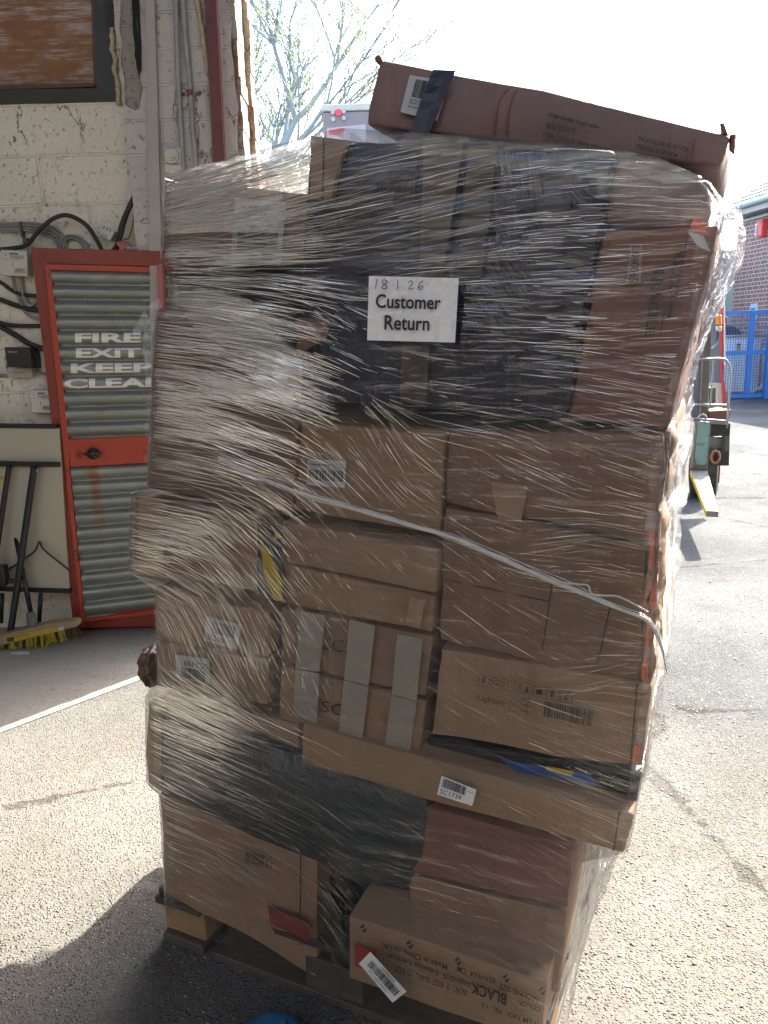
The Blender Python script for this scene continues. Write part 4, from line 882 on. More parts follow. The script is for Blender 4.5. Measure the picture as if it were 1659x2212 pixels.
def fdep(q, z):                             # how far the film stands in front of the carton faces
    L = np.interp(z, zl, ql)
    low = max(0., min(1., (q - (L + .42)) / .12)); low = low * low * (3 - 2 * low)
    lz = max(0., min(1., (.60 - z) / .26)); lz = lz * lz * (3 - 2 * lz)
    d = -.050 - .055 * low * lz + .008 * mnoise.noise(Vector((q * 2.5, z * 4, 1)))
    return float(d + .003 * mnoise.noise(Vector((q * 2.0 + z * 3, z * 38, 4))) + .0012 * mnoise.noise(Vector((q * 5, z * 85 - q * 20, 7))))
def film():
    NZ, NF, NS = 330, 190, 90
    rows = []; uvs = []
    for j in range(NZ + 1):
        t_ = j / NZ; zL, zR, zK = (ZB + t_ * (a - ZB) for a in (ZTL, ZTR, ZTB))
        L = np.interp(zL, zl, ql); R = np.interp(zR, zr, qr); Bk = max(np.interp(zK, zb_, qb), R - .02)
        path = []
        for i in range(NF + 1):
            u = i / NF; q = L + (R - L) * u
            qt = tq[0] + (tq[-1] - tq[0]) * u; z = ZB + t_ * (np.interp(qt, tq, tz) - ZB)
            edge = min(u, 1 - u) * (R - L); rnd = max(0, .014 - edge)
            d = fdep(q, z) + (rnd ** 2) / .014 * .8
            path.append((q, d, z))
        for i in range(1, NS + 1):
            t = i / NS; d = -.05 + 1.03 * t; q = R + (Bk - R) * t ** 1.1; z = zR + (zK - zR) * t
            zz = mnoise.noise(Vector((t * 2, z * 24, 3))) * .012 + mnoise.noise(Vector((t * 5, z * 60 + t * 25, 9))) * .007
            path.append((q + (zz - .02 * sin(pi * t)) * min(1, t * 8), d, z))
        for i in range(1, 41):
            t = i / 40; u = 1 - t; q = Bk + (L + .03 - Bk) * t; zt_ = np.interp(tq[0] + (tq[-1] - tq[0]) * u, tq, tz)
            z = (ZB + t_ * (zt_ - ZB)) * (1 - .0) if i > 3 else zK + (ZB + t_ * (zt_ - ZB) - zK) * i / 4
            path.append((q, .98 + .02 * mnoise.noise(Vector((q * 3, z * 20, 6))), z))
        for i in range(1, NS):
            t = i / NS; path.append((L + .03 * (1 - t) - .004 + .002 * mnoise.noise(Vector((t * 3, zL * 20, 11))), .98 - 1.03 * t, zL))
        row = []; uvr = []; acc = 0; prev = None
        for q, d, z in path:
            if prev: acc += math.hypot(q - prev[0], d - prev[1])
            uvr.append((acc, z)); row.append(FR.W(float(q), float(z), float(d))); prev = (q, d)
        rows.append(row); uvs.append(uvr)
    nc = len(rows[0]); verts = [tuple(p) for r in rows for p in r]; faces = []
    for j in range(NZ):
        for i in range(nc):
            i2 = (i + 1) % nc
            faces.append((j * nc + i, j * nc + i2, (j + 1) * nc + i2, (j + 1) * nc + i))
    # sagging top sheet
    c = len(verts); ctr = sum((Vector(p) for p in rows[-1]), Vector()) / nc; verts.append((ctr.x, ctr.y, ctr.z - .03))
    for i in range(nc): faces.append((NZ * nc + i, NZ * nc + (i + 1) % nc, c))
    me = bpy.data.meshes.new('stretch_film'); me.from_pydata(verts, [], faces); me.update()
    uvl = me.uv_layers.new(name='UVMap'); flat = [p for r in uvs for p in r] + [(.5, ZTL)]
    co = np.array([flat[l.vertex_index] for l in me.loops]); uvl.data.foreach_set('uv', co.ravel())
    me.materials.append(FILM); me.polygons.foreach_set('use_smooth', [True] * len(me.polygons))
    o = bpy.data.objects.new('stretch_film', me); COL.objects.link(o)
    return tag(o, 'clear shiny stretch film wound round the whole pallet of cartons', 'plastic wrap')
fo = film()
# stretched creases in the film: thin raised ridges following the pull of the wrap
def creases():
    rr = random.Random(12)
    #        x,   y, angle(down+), length m, width mm, weight
    ctl = [(360, 420, -6, .22, 1.9, 1.5), (520, 430, -5, .26, 2.0, 1.6), (640, 420, -7, .24, 1.6, 1.4), (500, 520, 3, .22, 1.9, 1.5), (620, 350, -12, .22, 1.0, .6),
           (800, 400, -4, .10, .9, .5), (800, 560, -9, .16, .9, .7), (1000, 450, -9, .18, .8, .7), (1150, 400, 0, .06, 1.1, .9), (1230, 500, 2, .07, 1.3, 1.3), (1230, 700, 4, .07, 1.2, 1.2), (1420, 420, 8, .12, .8, .8), (1420, 650, -5, .12, .9, .8), (1380, 850, 12, .12, .9, 1.0),
           (450, 620, 4, .16, 1.4, 1.0), (420, 700, 6, .22, 1.6, 1.3), (560, 700, 11, .24, 1.6, 1.5), (400, 820, 6, .20, 1.6, 1.5), (540, 860, 14, .24, 1.7, 1.7), (640, 800, 16, .16, 1.8, 1.8), (720, 720, 28, .05, 1.3, .9), (900, 820, 10, .10, .9, .6), (1050, 800, 0, .08, .9, .6),
           (400, 960, 7, .14, 1.2, 1.2), (560, 980, 17, .20, 1.5, 1.5), (720, 980, 45, .07, 1.2, 1.1), (830, 960, 58, .07, 1.3, 1.1), (720, 900, 30, .09, 1.2, .8), (1000, 920, 6, .14, .9, .9),
           (300, 1090, 3, .08, 1.0, .9), (400, 1060, 4, .18, .9, .7), (380, 1130, 5, .12, 1.4, 1.5), (500, 1170, 38, .06, 1.1, 1.5), (320, 1180, 4, .12, 1.6, 1.6), (560, 1230, 52, .06, 1.1, 1.4), (700, 1200, 50, .04, 1.0, 1.1), (850, 1200, 38, .05, .9, .7),
           (380, 1260, 22, .08, 1.1, 1.5), (430, 1330, 62, .08, 1.1, 1.5), (360, 1420, 80, .05, 1.0, 1.2), (520, 1400, 68, .07, 1.1, 1.5), (560, 1480, 60, .05, 1.1, 1.0), (660, 1450, 75, .025, 1.6, .9), (760, 1480, 55, .03, 1.1, .6), (860, 1400, 30, .06, .8, .5),
           (1050, 1000, 25, .06, .8, .9), (1200, 980, 22, .08, .8, 1.0), (1350, 1000, 16, .10, .9, 1.0), (1050, 1250, 33, .07, .8, .8), (1200, 1200, -14, .10, .7, .9), (1350, 1200, 8, .09, .8, .9), (1050, 1400, 30, .08, .8, .7), (1250, 1380, 30, .09, .8, .9), (1280, 1450, -25, .08, .7, .8), (1100, 1520, 22, .09, .8, .8), (1320, 1560, 14, .08, .8, .8),
           (350, 1520, 10, .14, 1.8, 1.7), (450, 1540, 12, .18, 1.8, 1.7), (420, 1620, 6, .13, 1.4, 1.3), (360, 1680, 14, .08, 1.3, 1.3), (560, 1600, 8, .14, 1.0, 1.0), (700, 1640, 14, .10, .9, .8), (600, 1740, 14, .12, .9, .9), (800, 1760, 16, .14, .8, .9), (780, 1650, 62, .04, 1.0, .5), (1000, 1680, 14, .14, .8, .8), (1150, 1680, 16, .12, 1.0, 1.0), (1280, 1700, 12, .12, 1.1, 1.0),
           (380, 1800, 8, .12, 1.4, 1.3), (500, 1780, 4, .14, 1.2, 1.0), (400, 1880, 10, .06, 1.1, 1.3), (520, 1900, 18, .09, 1.0, 1.2), (650, 1900, 20, .10, .9, 1.0), (600, 2020, 24, .14, 1.0, 1.0), (800, 1850, 18, .12, .8, .9), (1000, 1850, 16, .12, .8, .9), (1050, 1950, 28, .10, .9, 1.1), (1180, 2000, 22, .06, 1.0, .9), (900, 2000, 18, .12, .7, .7)]
    A = np.array(ctl, float)
    def field(x, y):
        d2 = ((A[:, 0] - x) ** 2 + ((A[:, 1] - y) * 1.2) ** 2) + 500; w = 1 / d2 ** 1.8; w /= w.sum()
        return (w[:, None] * A[:, 2:]).sum(0)
    bm = bmesh.new(); poly = [(350, 378), (672, 296), (1324, 334), (1530, 396), (1556, 480), (1440, 930), (1425, 1100), (1410, 1470), (1392, 1660), (1352, 1840), (1240, 1860), (1222, 2130), (950, 2125), (352, 1925), (338, 1720), (312, 1690), (312, 1520), (332, 1470), (328, 1280), (276, 1236), (278, 1070), (316, 1056), (324, 740), (358, 640), (344, 556)]
    def inside(x, y):
        c = False; n = len(poly)
        for i in range(n):
            (x1, y1), (x2, y2) = poly[i], poly[(i + 1) % n]
            if (y1 > y) != (y2 > y) and x < (x2 - x1) * (y - y1) / (y2 - y1) + x1: c = not c
        return c
    n_ = 0; tries = 0
    while n_ < 9500 and tries < 60000:
        tries += 1
        x, y = rr.uniform(270, 1560), rr.uniform(290, 2135)
        if not inside(x, y): continue
        ang, L, wd, den = field(x, y)
        clump = .55 + 1.1 * mnoise.noise(Vector((x * .006, y * .022, 3))) + .5 * mnoise.noise(Vector((x * .02, y * .05, 8)))
        lft = max(0., min(1., (760 - x) / 260.)); den *= .52 + .26 * lft
        if rr.random() > den * den * .50 * max(.06, clump): continue
        n_ += 1
        L *= rr.choice((.15, .25, .4, .55, .8, 1.1)) * (1 + .35 * lft); a = radians(ang + rr.gauss(0, 2.2)); wd *= .00048 * rr.choice((.5, .6, .8, 1.0, 1.3)) * (.46 + .24 * lft); tau = rr.gauss(.02, .13)
        seg = max(3, int(L / .022)); step = L / seg
        p = FR.P(x, y, -.05); q0_, z0_ = (p - FR.O).dot(FR.a), p.z
        cur = rr.gauss(0, .05); qs = []
        for i in range(seg + 1):
            t = i / seg - .5; aa = a + cur * t
            q = q0_ + cos(a) * L * t - sin(a) * cur * L * t * t * .5; z = z0_ - sin(a) * L * t - cos(a) * cur * L * t * t * .5
            qs.append((q, z))
        nx, nz = sin(a), cos(a); R_prev = None
        zlim = lambda q: np.interp(q, tq, tz) - .004
        ring = []
        for i, (q, z) in enumerate(qs):
            Lq, Rq = np.interp(z, zl, ql) + .004, np.interp(z, zr, qr) - .004
            if q < Lq or q > Rq or z > zlim(q) or z < .135: ring.append(None); continue
            e = min(q - Lq, Rq - q); dd = fdep(q, z) - .0006 + (max(0, .014 - e) ** 2) / .014 * .8
            w = wd * max(.08, sin(pi * (i + .3) / (seg + .6)) ** .6)
            ring.append([bm.verts.new(FR.W(q + nx * w * k, z + nz * w * k, dd - h * w)) for k, h in ((1, tau), (.35, .20 + tau * .35), (-.45, .20 - tau * .45), (-1, -tau))])
        for A_, B_ in zip(ring[:-1], ring[1:]):
            if A_ and B_:
                for k in range(3): bm.faces.new((A_[k], A_[k + 1], B_[k + 1], B_[k]))
    m = M('stretched_film_crease'); m.nt.nodes.remove(m.b)
    gl = m.n('ShaderNodeBsdfGlossy'); gl.inputs['Roughness'].default_value = .07; gl.inputs['Color'].default_value = (1, .98, .95, 1)
    df = m.n('ShaderNodeBsdfDiffuse'); df.inputs['Color'].default_value = (.85, .83, .80, 1)
    tr = m.n('ShaderNodeBsdfTransparent')
    a_ = m.n('ShaderNodeMixShader'); a_.inputs[0].default_value = .04; m.l(gl.outputs[0], a_.inputs[1]); m.l(df.outputs[0], a_.inputs[2])
    b_ = m.n('ShaderNodeMixShader'); b_.inputs[0].default_value = .92; m.l(tr.outputs[0], b_.inputs[1]); m.l(a_.outputs[0], b_.inputs[2]); m.l(b_.outputs[0], m.out.inputs[0])
    o = link('film_creases', bm, m.m, fo, True, recalc=False); o['kind'] = 'stuff'
creases()
def side_creases():                         # sunlit folds fanning over the right hand side of the wrap
    rr = random.Random(31); bm = bmesh.new()
    def pos(t, z, off):
        t_ = (z - ZB) / (ZTR - ZB); zK = ZB + t_ * (ZTB - ZB)
        R = np.interp(z, zr, qr); Bk = max(np.interp(zK, zb_, qb), R - .02); zz = z + (zK - z) * t
        w = mnoise.noise(Vector((t * 2, z * 24, 3))) * .012 + mnoise.noise(Vector((t * 5, z * 60 + t * 25, 9))) * .007
        return FR.W(float(R + (Bk - R) * t ** 1.1 + (w - .02 * sin(pi * t)) * min(1, t * 8)) + off, float(zz), -.05 + 1.03 * t)
    for _ in range(2600):
        z = rr.uniform(.15, ZTR); t0 = rr.random() ** .8; L = rr.uniform(.04, .30); up_ = rr.gauss(.0 if z > 1.0 else .25, .18) + (.5 * (z - 1.75) if z > 1.5 else 0)
        w = .0011 * rr.choice((.4, .6, .9, 1.4, 2.0)); n = 9; ring = []
        for i in range(n):
            t = t0 + L * i / n; zc = z + up_ * L * i / n
            if t > .98 or zc > ZTR - .01 or zc < ZB + .01: break
            ww = w * max(.1, sin(pi * (i + .3) / (n - .4)))
            ring.append([bm.verts.new(pos(t, zc + ww * k, .001 + h * ww)) for k, h in ((1, 0), (.3, .5), (-.4, .5), (-1, 0))])
        for A_, B_ in zip(ring[:-1], ring[1:]):
            for k in range(3): bm.faces.new((A_[k], A_[k + 1], B_[k + 1], B_[k]))
    m = M('sunlit_film_fold'); m.nt.nodes.remove(m.b)
    gl = m.n('ShaderNodeBsdfGlossy'); gl.inputs['Roughness'].default_value = .2
    tl_ = m.n('ShaderNodeBsdfTranslucent'); tl_.inputs['Color'].default_value = (.85, .85, .9, 1); tr = m.n('ShaderNodeBsdfTransparent')
    a_ = m.n('ShaderNodeMixShader'); a_.inputs[0].default_value = .35; m.l(gl.outputs[0], a_.inputs[1]); m.l(tl_.outputs[0], a_.inputs[2])
    b_ = m.n('ShaderNodeMixShader'); b_.inputs[0].default_value = .6; m.l(tr.outputs[0], b_.inputs[1]); m.l(a_.outputs[0], b_.inputs[2]); m.l(b_.outputs[0], m.out.inputs[0])
    link('side_folds', bm, m.m, fo, True, recalc=False)['kind'] = 'stuff'
side_creases()
# twisted rope of film crossing the front, with a loose tail
ROPEM = M('twisted_film'); ROPEM.col(ROPEM.mix(ROPEM.noise(1, 4, .6, ROPEM.mapping((40, 40, 200))), (.55, .54, .51), (.85, .84, .80))).ro(.2); ROPEM.set(Alpha=.9); ROPEM.nrm(ROPEM.bump(ROPEM.noise(1, 4, .6, ROPEM.mapping((30, 30, 160))), .8, .01))
rp = spline([FR.P(x, y, -.064) for x, y in ((470, 990), (560, 1030), (640, 1062), (760, 1098), (880, 1133), (980, 1162), (1080, 1205), (1170, 1245), (1260, 1282), (1330, 1312), (1395, 1340), (1424, 1385), (1440, 1450))], 8)
bm = bmesh.new(); N = len(rp); tube(bm, rp, [.0010 + .0030 * sin(pi * min(1, i / N * 1.05)) ** .7 * (1 + .7 * mnoise.noise(p * 22) + .35 * mnoise.noise(p * 70)) for i, p in enumerate(rp)], 8)
for k in range(4):
    off = [FR.a * .006 * mnoise.noise(p * 7 + Vector((k * 3, 0, 0))) + Vector((0, 0, .011 * mnoise.noise(p * 5 + Vector((0, k * 5, 0))))) for p in rp]
    tube(bm, [p + o_ for p, o_ in zip(rp, off)], .0008, 4)
link('film_rope', bm, ROPEM.m, fo, True)
bm = bmesh.new(); tube(bm, spline([FR.P(x, y, -.068) for x, y in ((1190, 1246), (1215, 1258), (1250, 1262), (1270, 1265), (1278, 1282), (1300, 1286), (1340, 1290), (1400, 1322))], 8), .0016, 6); link('film_tail', bm, ROPEM.m, fo, True)
def crumple(name, px, d, label, amp=.014, th=None, mat=None, cat='plastic wrap', cutn=4, seed=0):
    bm = bmesh.new(); f = bm.faces.new([bm.verts.new(FR.P(x, y, d)) for x, y in px]); bmesh.ops.triangulate(bm, faces=[f]); cuts(bm, cutn)
    bm.normal_update()
    for v in bm.verts:
        p = v.co * 28 + Vector((seed, 0, 0)); v.co += Vector((mnoise.noise(p) * .4, mnoise.noise(p + Vector((9, 0, 0))), mnoise.noise(p + Vector((0, 9, 0))) * .4)) * amp
    uvl = bm.loops.layers.uv.new('UVMap')
    for f in bm.faces:
        for l in f.loops: l[uvl].uv = (l.vert.co.x + l.vert.co.y, l.vert.co.z)
    return tag(link(name, bm, mat or FILM, None, True, False), label, cat)
FLAP = film_mat('crinkled_loose_film', .16, 1.5)
crumple('film_flap', [(352, 650), (344, 642), (322, 662), (312, 742), (316, 850), (312, 930), (316, 1010), (324, 1030), (334, 900), (340, 760), (348, 690)], -.02, 'crinkled loose ribbon of film down the left edge beside the fire door', .022, mat=FLAP)
crumple('film_flap', [(318, 668), (300, 690), (286, 716), (296, 728), (312, 716), (322, 700)], -.01, 'small wispy curl of film near the fire exit lettering', .02, mat=FLAP, seed=4)
crumple('film_flap', [(342, 1918), (318, 1905), (292, 1902), (284, 1908), (300, 1918), (330, 1926)], -.02, 'flat tail of clear film sticking out near the pallet corner', .006, mat=FLAP, seed=8)
crumple('film_flap', [(1434, 950), (1500, 880), (1498, 960), (1478, 1080), (1462, 1200), (1452, 1330), (1440, 1460), (1420, 1480), (1428, 1300), (1440, 1120), (1452, 1010)], .12, 'crinkled sunlit film bridging the right edge of the stack', .03, mat=FLAP, seed=12)
crumple('film_flap', [(560, 330), (672, 300), (668, 420), (600, 412), (420, 384), (470, 352)], .30, 'sheet of clear film sloping over the top left carton', .02, mat=FLAP, seed=15, cutn=5)
bm = bmesh.new()
for (x, y, r, sd) in ((331, 1436, .040, 1),):
    c = FR.P(x, y, .05); vs0 = bmesh.ops.create_icosphere(bm, subdivisions=4, radius=1)['verts']
    for v in vs0:
        n = v.co.copy(); v.co = c + Vector((n.x * .032, n.y * .06, n.z * .046)) * (1 + .22 * mnoise.noise(n * 3) + .1 * mnoise.noise(n * 8))
tag(link('film_knot', bm, polythene('brown_shiny_polythene', (.13, .075, .045), 1.0), None, True), 'brown shiny knot of bunched film at the left edge', 'plastic wrap')

# customer return sheet
sh = [(797, 596), (991, 601), (983, 740), (793, 735)]
Q = quadmap(sh, FR, -.068)
it = [('text', 'Customer', .083, .505, .815, .725, 2, .018), ('text', 'Return', .19, .17, .70, .40, 2, .018)]
w = .0045
def HWR(pts): it.extend(stroke(Q, pts, w))
HWR([(.09, .955), (.075, .80)])
HWR([(.20, .93), (.17, .95), (.145, .92), (.16, .885), (.20, .855), (.205, .82), (.17, .80), (.145, .825), (.165, .87), (.205, .91), (.20, .935)])
HWR([(.265, .875), (.272, .87)]); HWR([(.325, .945), (.322, .80)]); HWR([(.365, .88), (.372, .875)])
HWR([(.44, .91), (.46, .945), (.485, .93), (.48, .88), (.445, .815), (.47, .81), (.505, .825)])
HWR([(.60, .945), (.565, .90), (.55, .84), (.57, .80), (.60, .82), (.605, .86), (.575, .86), (.56, .83)])
decal('return_sheet', Q, it, [pm('white_paper_sheet', (.84, .83, .81), .5, var=.03, bump=.35, bs=9, bd=.006), PEN, INK], None, 'white paper sheet with handwritten date over Customer Return in bold print', 'sign', nu=16, nv=14, wrink=.0035)

# blue round lid on the floor in front
lid = gnd(588, 2302); lid.z = 0
tb_ = empty('plastic_tub', lid, 'round bright blue plastic tub with a brown band on the floor', 'tub')
BLUE = pm('blue_plastic', (.02, .16, .36), .35, bump=.05, bs=20)
bm = bmesh.new(); R_ = .082; prof = [(0, .082), (.03, .081), (.055, .076), (.072, .066), (.080, .052), (.082, .04), (.078, .0)]
vv = [[bm.verts.new(lid + Vector((r * cos(2 * pi * k / 48), r * sin(2 * pi * k / 48), z))) for k in range(48)] for r, z in prof[1:]]
c0 = bm.verts.new(lid + Vector((0, 0, .082)))
for k in range(48):
    bm.faces.new((c0, vv[0][k], vv[0][(k + 1) % 48]))
    for a, b in zip(vv[:-1], vv[1:]): bm.faces.new((a[k], b[k], b[(k + 1) % 48], a[(k + 1) % 48]))
link('lid', bm, BLUE, tb_, True)
bm = bmesh.new()
g = []
for i in range(13):
    t = -.9 + 1.8 * i / 12; row = []
    for e in (.02, .05):
        y = sin(t * pi / 2) * .078; x = e - .3 * abs(y) * 0 + .01; r = math.hypot(x, y)
        z = np.interp(r, [p[0] for p in prof[:6]], [p[1] for p in prof[:6]]); row.append(bm.verts.new(lid + Vector((x, y, z + .0015))))
    g.append(row)
for a, b in zip(g[:-1], g[1:]): bm.faces.new((a[0], a[1], b[1], b[0]))
link('brown_band', bm, pm('brown_band', (.07, .045, .03), .5), tb_)

# ------------------------------------------------------------------ yard beyond
# -- brick building on the right
def brick_mat(name, P0, ax, bw=.27, bh=.097, c1=(.25, .12, .095), c2=(.15, .11, .105), mort=(.48, .44, .40)):
    m = M(name); geo = m.n('ShaderNodeNewGeometry').outputs['Position']
    dt = m.n('ShaderNodeVectorMath', operation='DOT_PRODUCT'); m.l(geo, dt.inputs[0]); dt.inputs[1].default_value = ax
    sep = m.n('ShaderNodeSeparateXYZ'); m.l(geo, sep.inputs[0]); cmb = m.n('ShaderNodeCombineXYZ'); m.l(dt.outputs['Value'], cmb.inputs[0]); m.l(sep.outputs[2], cmb.inputs[1])
    br = m.n('ShaderNodeTexBrick'); m.l(cmb.outputs[0], br.inputs['Vector']); br.offset = .5; br.squash = .5; br.squash_frequency = 2
    for a, b in (('Scale', 1.0), ('Mortar Size', .008), ('Mortar Smooth', .1), ('Brick Width', bw), ('Row Height', bh), ('Bias', 0.0)): br.inputs[a].default_value = b
    br.inputs['Color1'].default_value = c1 + (1,); br.inputs['Color2'].default_value = c2 + (1,); br.inputs['Mortar'].default_value = mort + (1,)
    k = m.mix(m.noise(9, 4, .7, geo), br.outputs['Color'], m.mix(1, br.outputs['Color'], (1.5, 1.3, 1.25), 'MULTIPLY'))
    m.col(k).ro(.85); m.nrm(m.bump(br.outputs['Fac'], .4, -.01)); return m.m
BD = 20.5                                   # depth of the building corner
B0 = at(1578, 720, BD); ba = Vector((sin(radians(-4)) * -1, -cos(radians(-4)), 0)); ba = Vector((.10, -1, 0)).normalized(); bn = Vector((1, .10, 0)).normalized()
bb = empty('brick_building', (B0.x, B0.y, 0), 'brick building with a mossy tiled roof and grey gutter on the right', 'building')
topz = at(1600, 452, BD - 1.2).z
def bp(t, z, o=0): return Vector((B0.x, B0.y, 0)) + ba * t + bn * o + Vector((0, 0, z))
bm = bmesh.new(); hexa(bm, [bp(0, topz), bp(9, topz), bp(9, 0), bp(0, 0)], [bp(0, topz, 6), bp(9, topz, 6), bp(9, 0, 6), bp(0, 0, 6)])
link('wall', bm, brick_mat('red_brick_with_pale_mortar', B0, tuple(ba)), bb)
m = M('mossy_roof_tiles'); geo = m.n('ShaderNodeNewGeometry').outputs['Position']
wv = m.n('ShaderNodeTexWave'); wv.inputs['Scale'].default_value = 1.0; wv.wave_profile = 'SAW'; m.l(m.mapping((2.2, 0, 0), src=geo), wv.inputs['Vector']); wv.bands_direction = 'X'
k = m.mix(wv.outputs['Fac'], (.16, .16, .165), (.34, .335, .33)); k = m.mix(m.ramp(m.noise(9, 7, .7, geo), [(.5, 0.0), (.62, .85)]), k, (.50, .45, .32)); k = m.mix(m.ramp(m.noise(3, 5, .7, geo), [(.5, 0.0), (.6, .6)]), k, (.12, .12, .12))
m.col(k).ro(.9); m.nrm(m.bump(m.noise(14, 5, .7, geo), 1, .06))
bm = bmesh.new(); rise = 1.35
a = [bp(-.25, topz + .16, -.35), bp(9.2, topz + .16, -.35), bp(9.2, topz + .16 + rise * 1.5, 3), bp(-.25, topz + .16 + rise * 1.5, 3)]
NR = 14
for r_ in range(NR):
    t0, t1 = r_ / NR, (r_ + 1) / NR; L0, L1 = a[0].lerp(a[3], t0), a[0].lerp(a[3], t1 + .02); R0, R1 = a[1].lerp(a[2], t0), a[1].lerp(a[2], t1 + .02)
    upv = Vector((0, 0, .035)); slab(bm, [L0 + upv, R0 + upv, R1, L1], Vector((0, 0, -.03)))
link('roof', bm, m.m, bb)
bm = bmesh.new(); hexa(bm, [bp(-.25, topz + .14, -.33), bp(9.2, topz + .14, -.33), bp(9.2, topz - .06, -.33), bp(-.25, topz - .06, -.33)], [bp(-.25, topz + .14, -.30), bp(9.2, topz + .14, -.30), bp(9.2, topz - .06, -.30), bp(-.25, topz - .06, -.30)])
hexa(bm, [bp(-.25, topz - .03, -.30), bp(9.2, topz - .03, -.30), bp(9.2, topz - .06, -.30), bp(-.25, topz - .06, -.30)], [bp(-.25, topz - .03, -.002), bp(9.2, topz - .03, -.002), bp(9.2, topz - .06, -.002), bp(-.25, topz - .06, -.002)])
link('fascia', bm, pm('pale_fascia', (.42, .38, .38), .6), bb)
bm = bmesh.new(); tube(bm, [bp(-.28, topz + .13, -.40), bp(9.3, topz + .13, -.40)], .06, 10); link('gutter', bm, pm('weathered_blue_grey_gutter', (.30, .38, .38), .5), bb)
bm = bmesh.new(); tube(bm, [bp(-.2, topz - .16, -.06), bp(9.0, topz - .16, -.06)], .03, 8); link('cable_tray', bm, pm('pale_pipe', (.40, .48, .48), .5), bb)
# teal roller shutter building behind it
bm = bmesh.new(); p0 = bp(-.02, 0, .3)
sb = Vector((-5.5, 1.0, 0)); NN = 44
for i in range(NN):
    z0 = i * .08; s1 = slab(bm, [p0 + Vector((0, .25, z0 + .07)), p0 + sb + Vector((0, .25, z0 + .07)), p0 + sb + Vector((0, .25, z0)), p0 + Vector((0, .25, z0))], Vector((0, -.03, 0)))
hexa(bm, [p0 + Vector((0, .26, 3.5)), p0 + sb + Vector((0, .26, 3.5)), p0 + sb + Vector((0, .26, 0)), p0 + Vector((0, .26, 0))], [p0 + Vector((0, 3, 3.5)), p0 + sb + Vector((0, 3, 3.5)), p0 + sb + Vector((0, 3, 0)), p0 + Vector((0, 3, 0))])
tag(link('clad_building', bm, pm('teal_ribbed_cladding', (.14, .27, .30), .5)), 'teal ribbed metal clad building just left of the brick corner', 'building')
# alarm box, notice
def onwall(px, py, o=-.05):                  # pixel -> point on the brick face
    r = ray(px, py); P = bp(0, 0, o); return CAMP + r * ((P - CAMP).dot(bn) / r.dot(bn))
al = empty('alarm_box', onwall(1640, 500), 'red bell alarm box under the eaves of the brick building', 'alarm box')
bm = bmesh.new(); slab(bm, [onwall(x, y, -.16) for x, y in ((1631, 479), (1647, 472), (1644, 512), (1629, 509))], bn * .155); bevel(bm, .02, 1); link('case', bm, pm('bright_red_plastic', (.62, .05, .04), .4), al)
bm = bmesh.new(); slab(bm, [onwall(x, y, -.17) for x, y in ((1631.5, 484), (1635.5, 483), (1633.5, 508), (1629.5, 509))], bn * .008); pn = link('white_panel', bm, PAPER, al)
bm = bmesh.new()
for k in range(4): slab(bm, [onwall(x, y, -.175) for x, y in ((1632 - .4 * k, 487 + 5 * k), (1634 - .4 * k, 486.6 + 5 * k), (1633.8 - .4 * k, 489.5 + 5 * k), (1631.8 - .4 * k, 490 + 5 * k))], bn * .004)
for k in range(5): slab(bm, [onwall(x, y, -.165) for x, y in ((1640, 477 + 1.8 * k), (1645, 475 + 1.8 * k), (1645, 475.6 + 1.8 * k), (1640, 477.6 + 1.8 * k))], bn * .004)
link('marks', bm, pm('blue_grey_marks', (.10, .16, .25), .5), al)
nb = empty('notice_board', onwall(1627, 680), 'small pale blue notice sign on the brick wall above the fence rail', 'sign')
bm = bmesh.new(); slab(bm, [onwall(x, y, -.03) for x, y in ((1621, 657), (1635, 655), (1633, 690), (1619, 692))], bn * .028); link('board', bm, pm('pale_blue_board', (.42, .62, .66), .5), nb)
bmt = bmesh.new(); vs, fs = text_mesh('Notice', .02)
def NQ(u, v): x = 1622.5 + 9 * u - 1.2 * (1 - v) * .4; y = 671 - 7 * v - 1.5 * u; return onwall(x, y, -.034)
V = [bmt.verts.new(NQ(x, y)) for x, y in vs]
for q_ in fs: bmt.faces.new([V[i] for i in q_])
for k in range(2): slab(bmt, [onwall(x, y, -.034) for x, y in ((1622, 675 + 4 * k), (1632, 674 + 4 * k), (1632, 675.6 + 4 * k), (1622, 676.6 + 4 * k))], bn * .002)
link('lettering', bmt, pm('dark_blue_print', (.04, .09, .25), .5), nb, recalc=False)

# -- blue mesh fence
FY = 16.8
BLU = pm('blue_fence_paint', (.03, .16, .48), .4, var=.15)
fz = lambda x, y: at(x, y, FY)
g0 = empty('mesh_fence', (fz(1600, 850).x, FY, 0), 'blue framed mesh fence panels across the yard by the brick building', 'fence')
def rail(name, a, b, r, mat=BLU, par=g0): bm = bmesh.new(); A, B = fz(*a), fz(*b); tube(bm, [A, B], r, 8); return link(name, bm, mat, par)
zt, zm_, = fz(1600, 676).z, fz(1600, 762).z
xl_, xr_ = fz(1500, 760).x, fz(1760, 760).x
def bxw(name, x0, x1, z0, z1, y, th, mat, par): bm = bmesh.new(); box(bm, ((x0 + x1) / 2, y, (z0 + z1) / 2), (x1 - x0, th, z1 - z0)); return link(name, bm, mat, par)
for nm, z in (('top_rail', zt), ('middle_rail', zm_), ('bottom_rail', .06)): bxw(nm, xl_, xr_, z - .04, z + .04, FY, .05, BLU, g0)
for x in (xl_, fz(1623, 730).x, fz(1662, 800).x, xr_): bxw('post', x - .05, x + .05, 0, zt, FY + .03, .08, BLU, g0)
bxw('gate_post', fz(1655, 800).x - .06, fz(1655, 800).x + .10, 0, zt + .3, FY - .08, .12, BLU, g0)
bm = bmesh.new(); x = xl_
while x < xr_: box(bm, (x, FY, zt / 2), (.008, .008, zt)); x += .055
z = .06
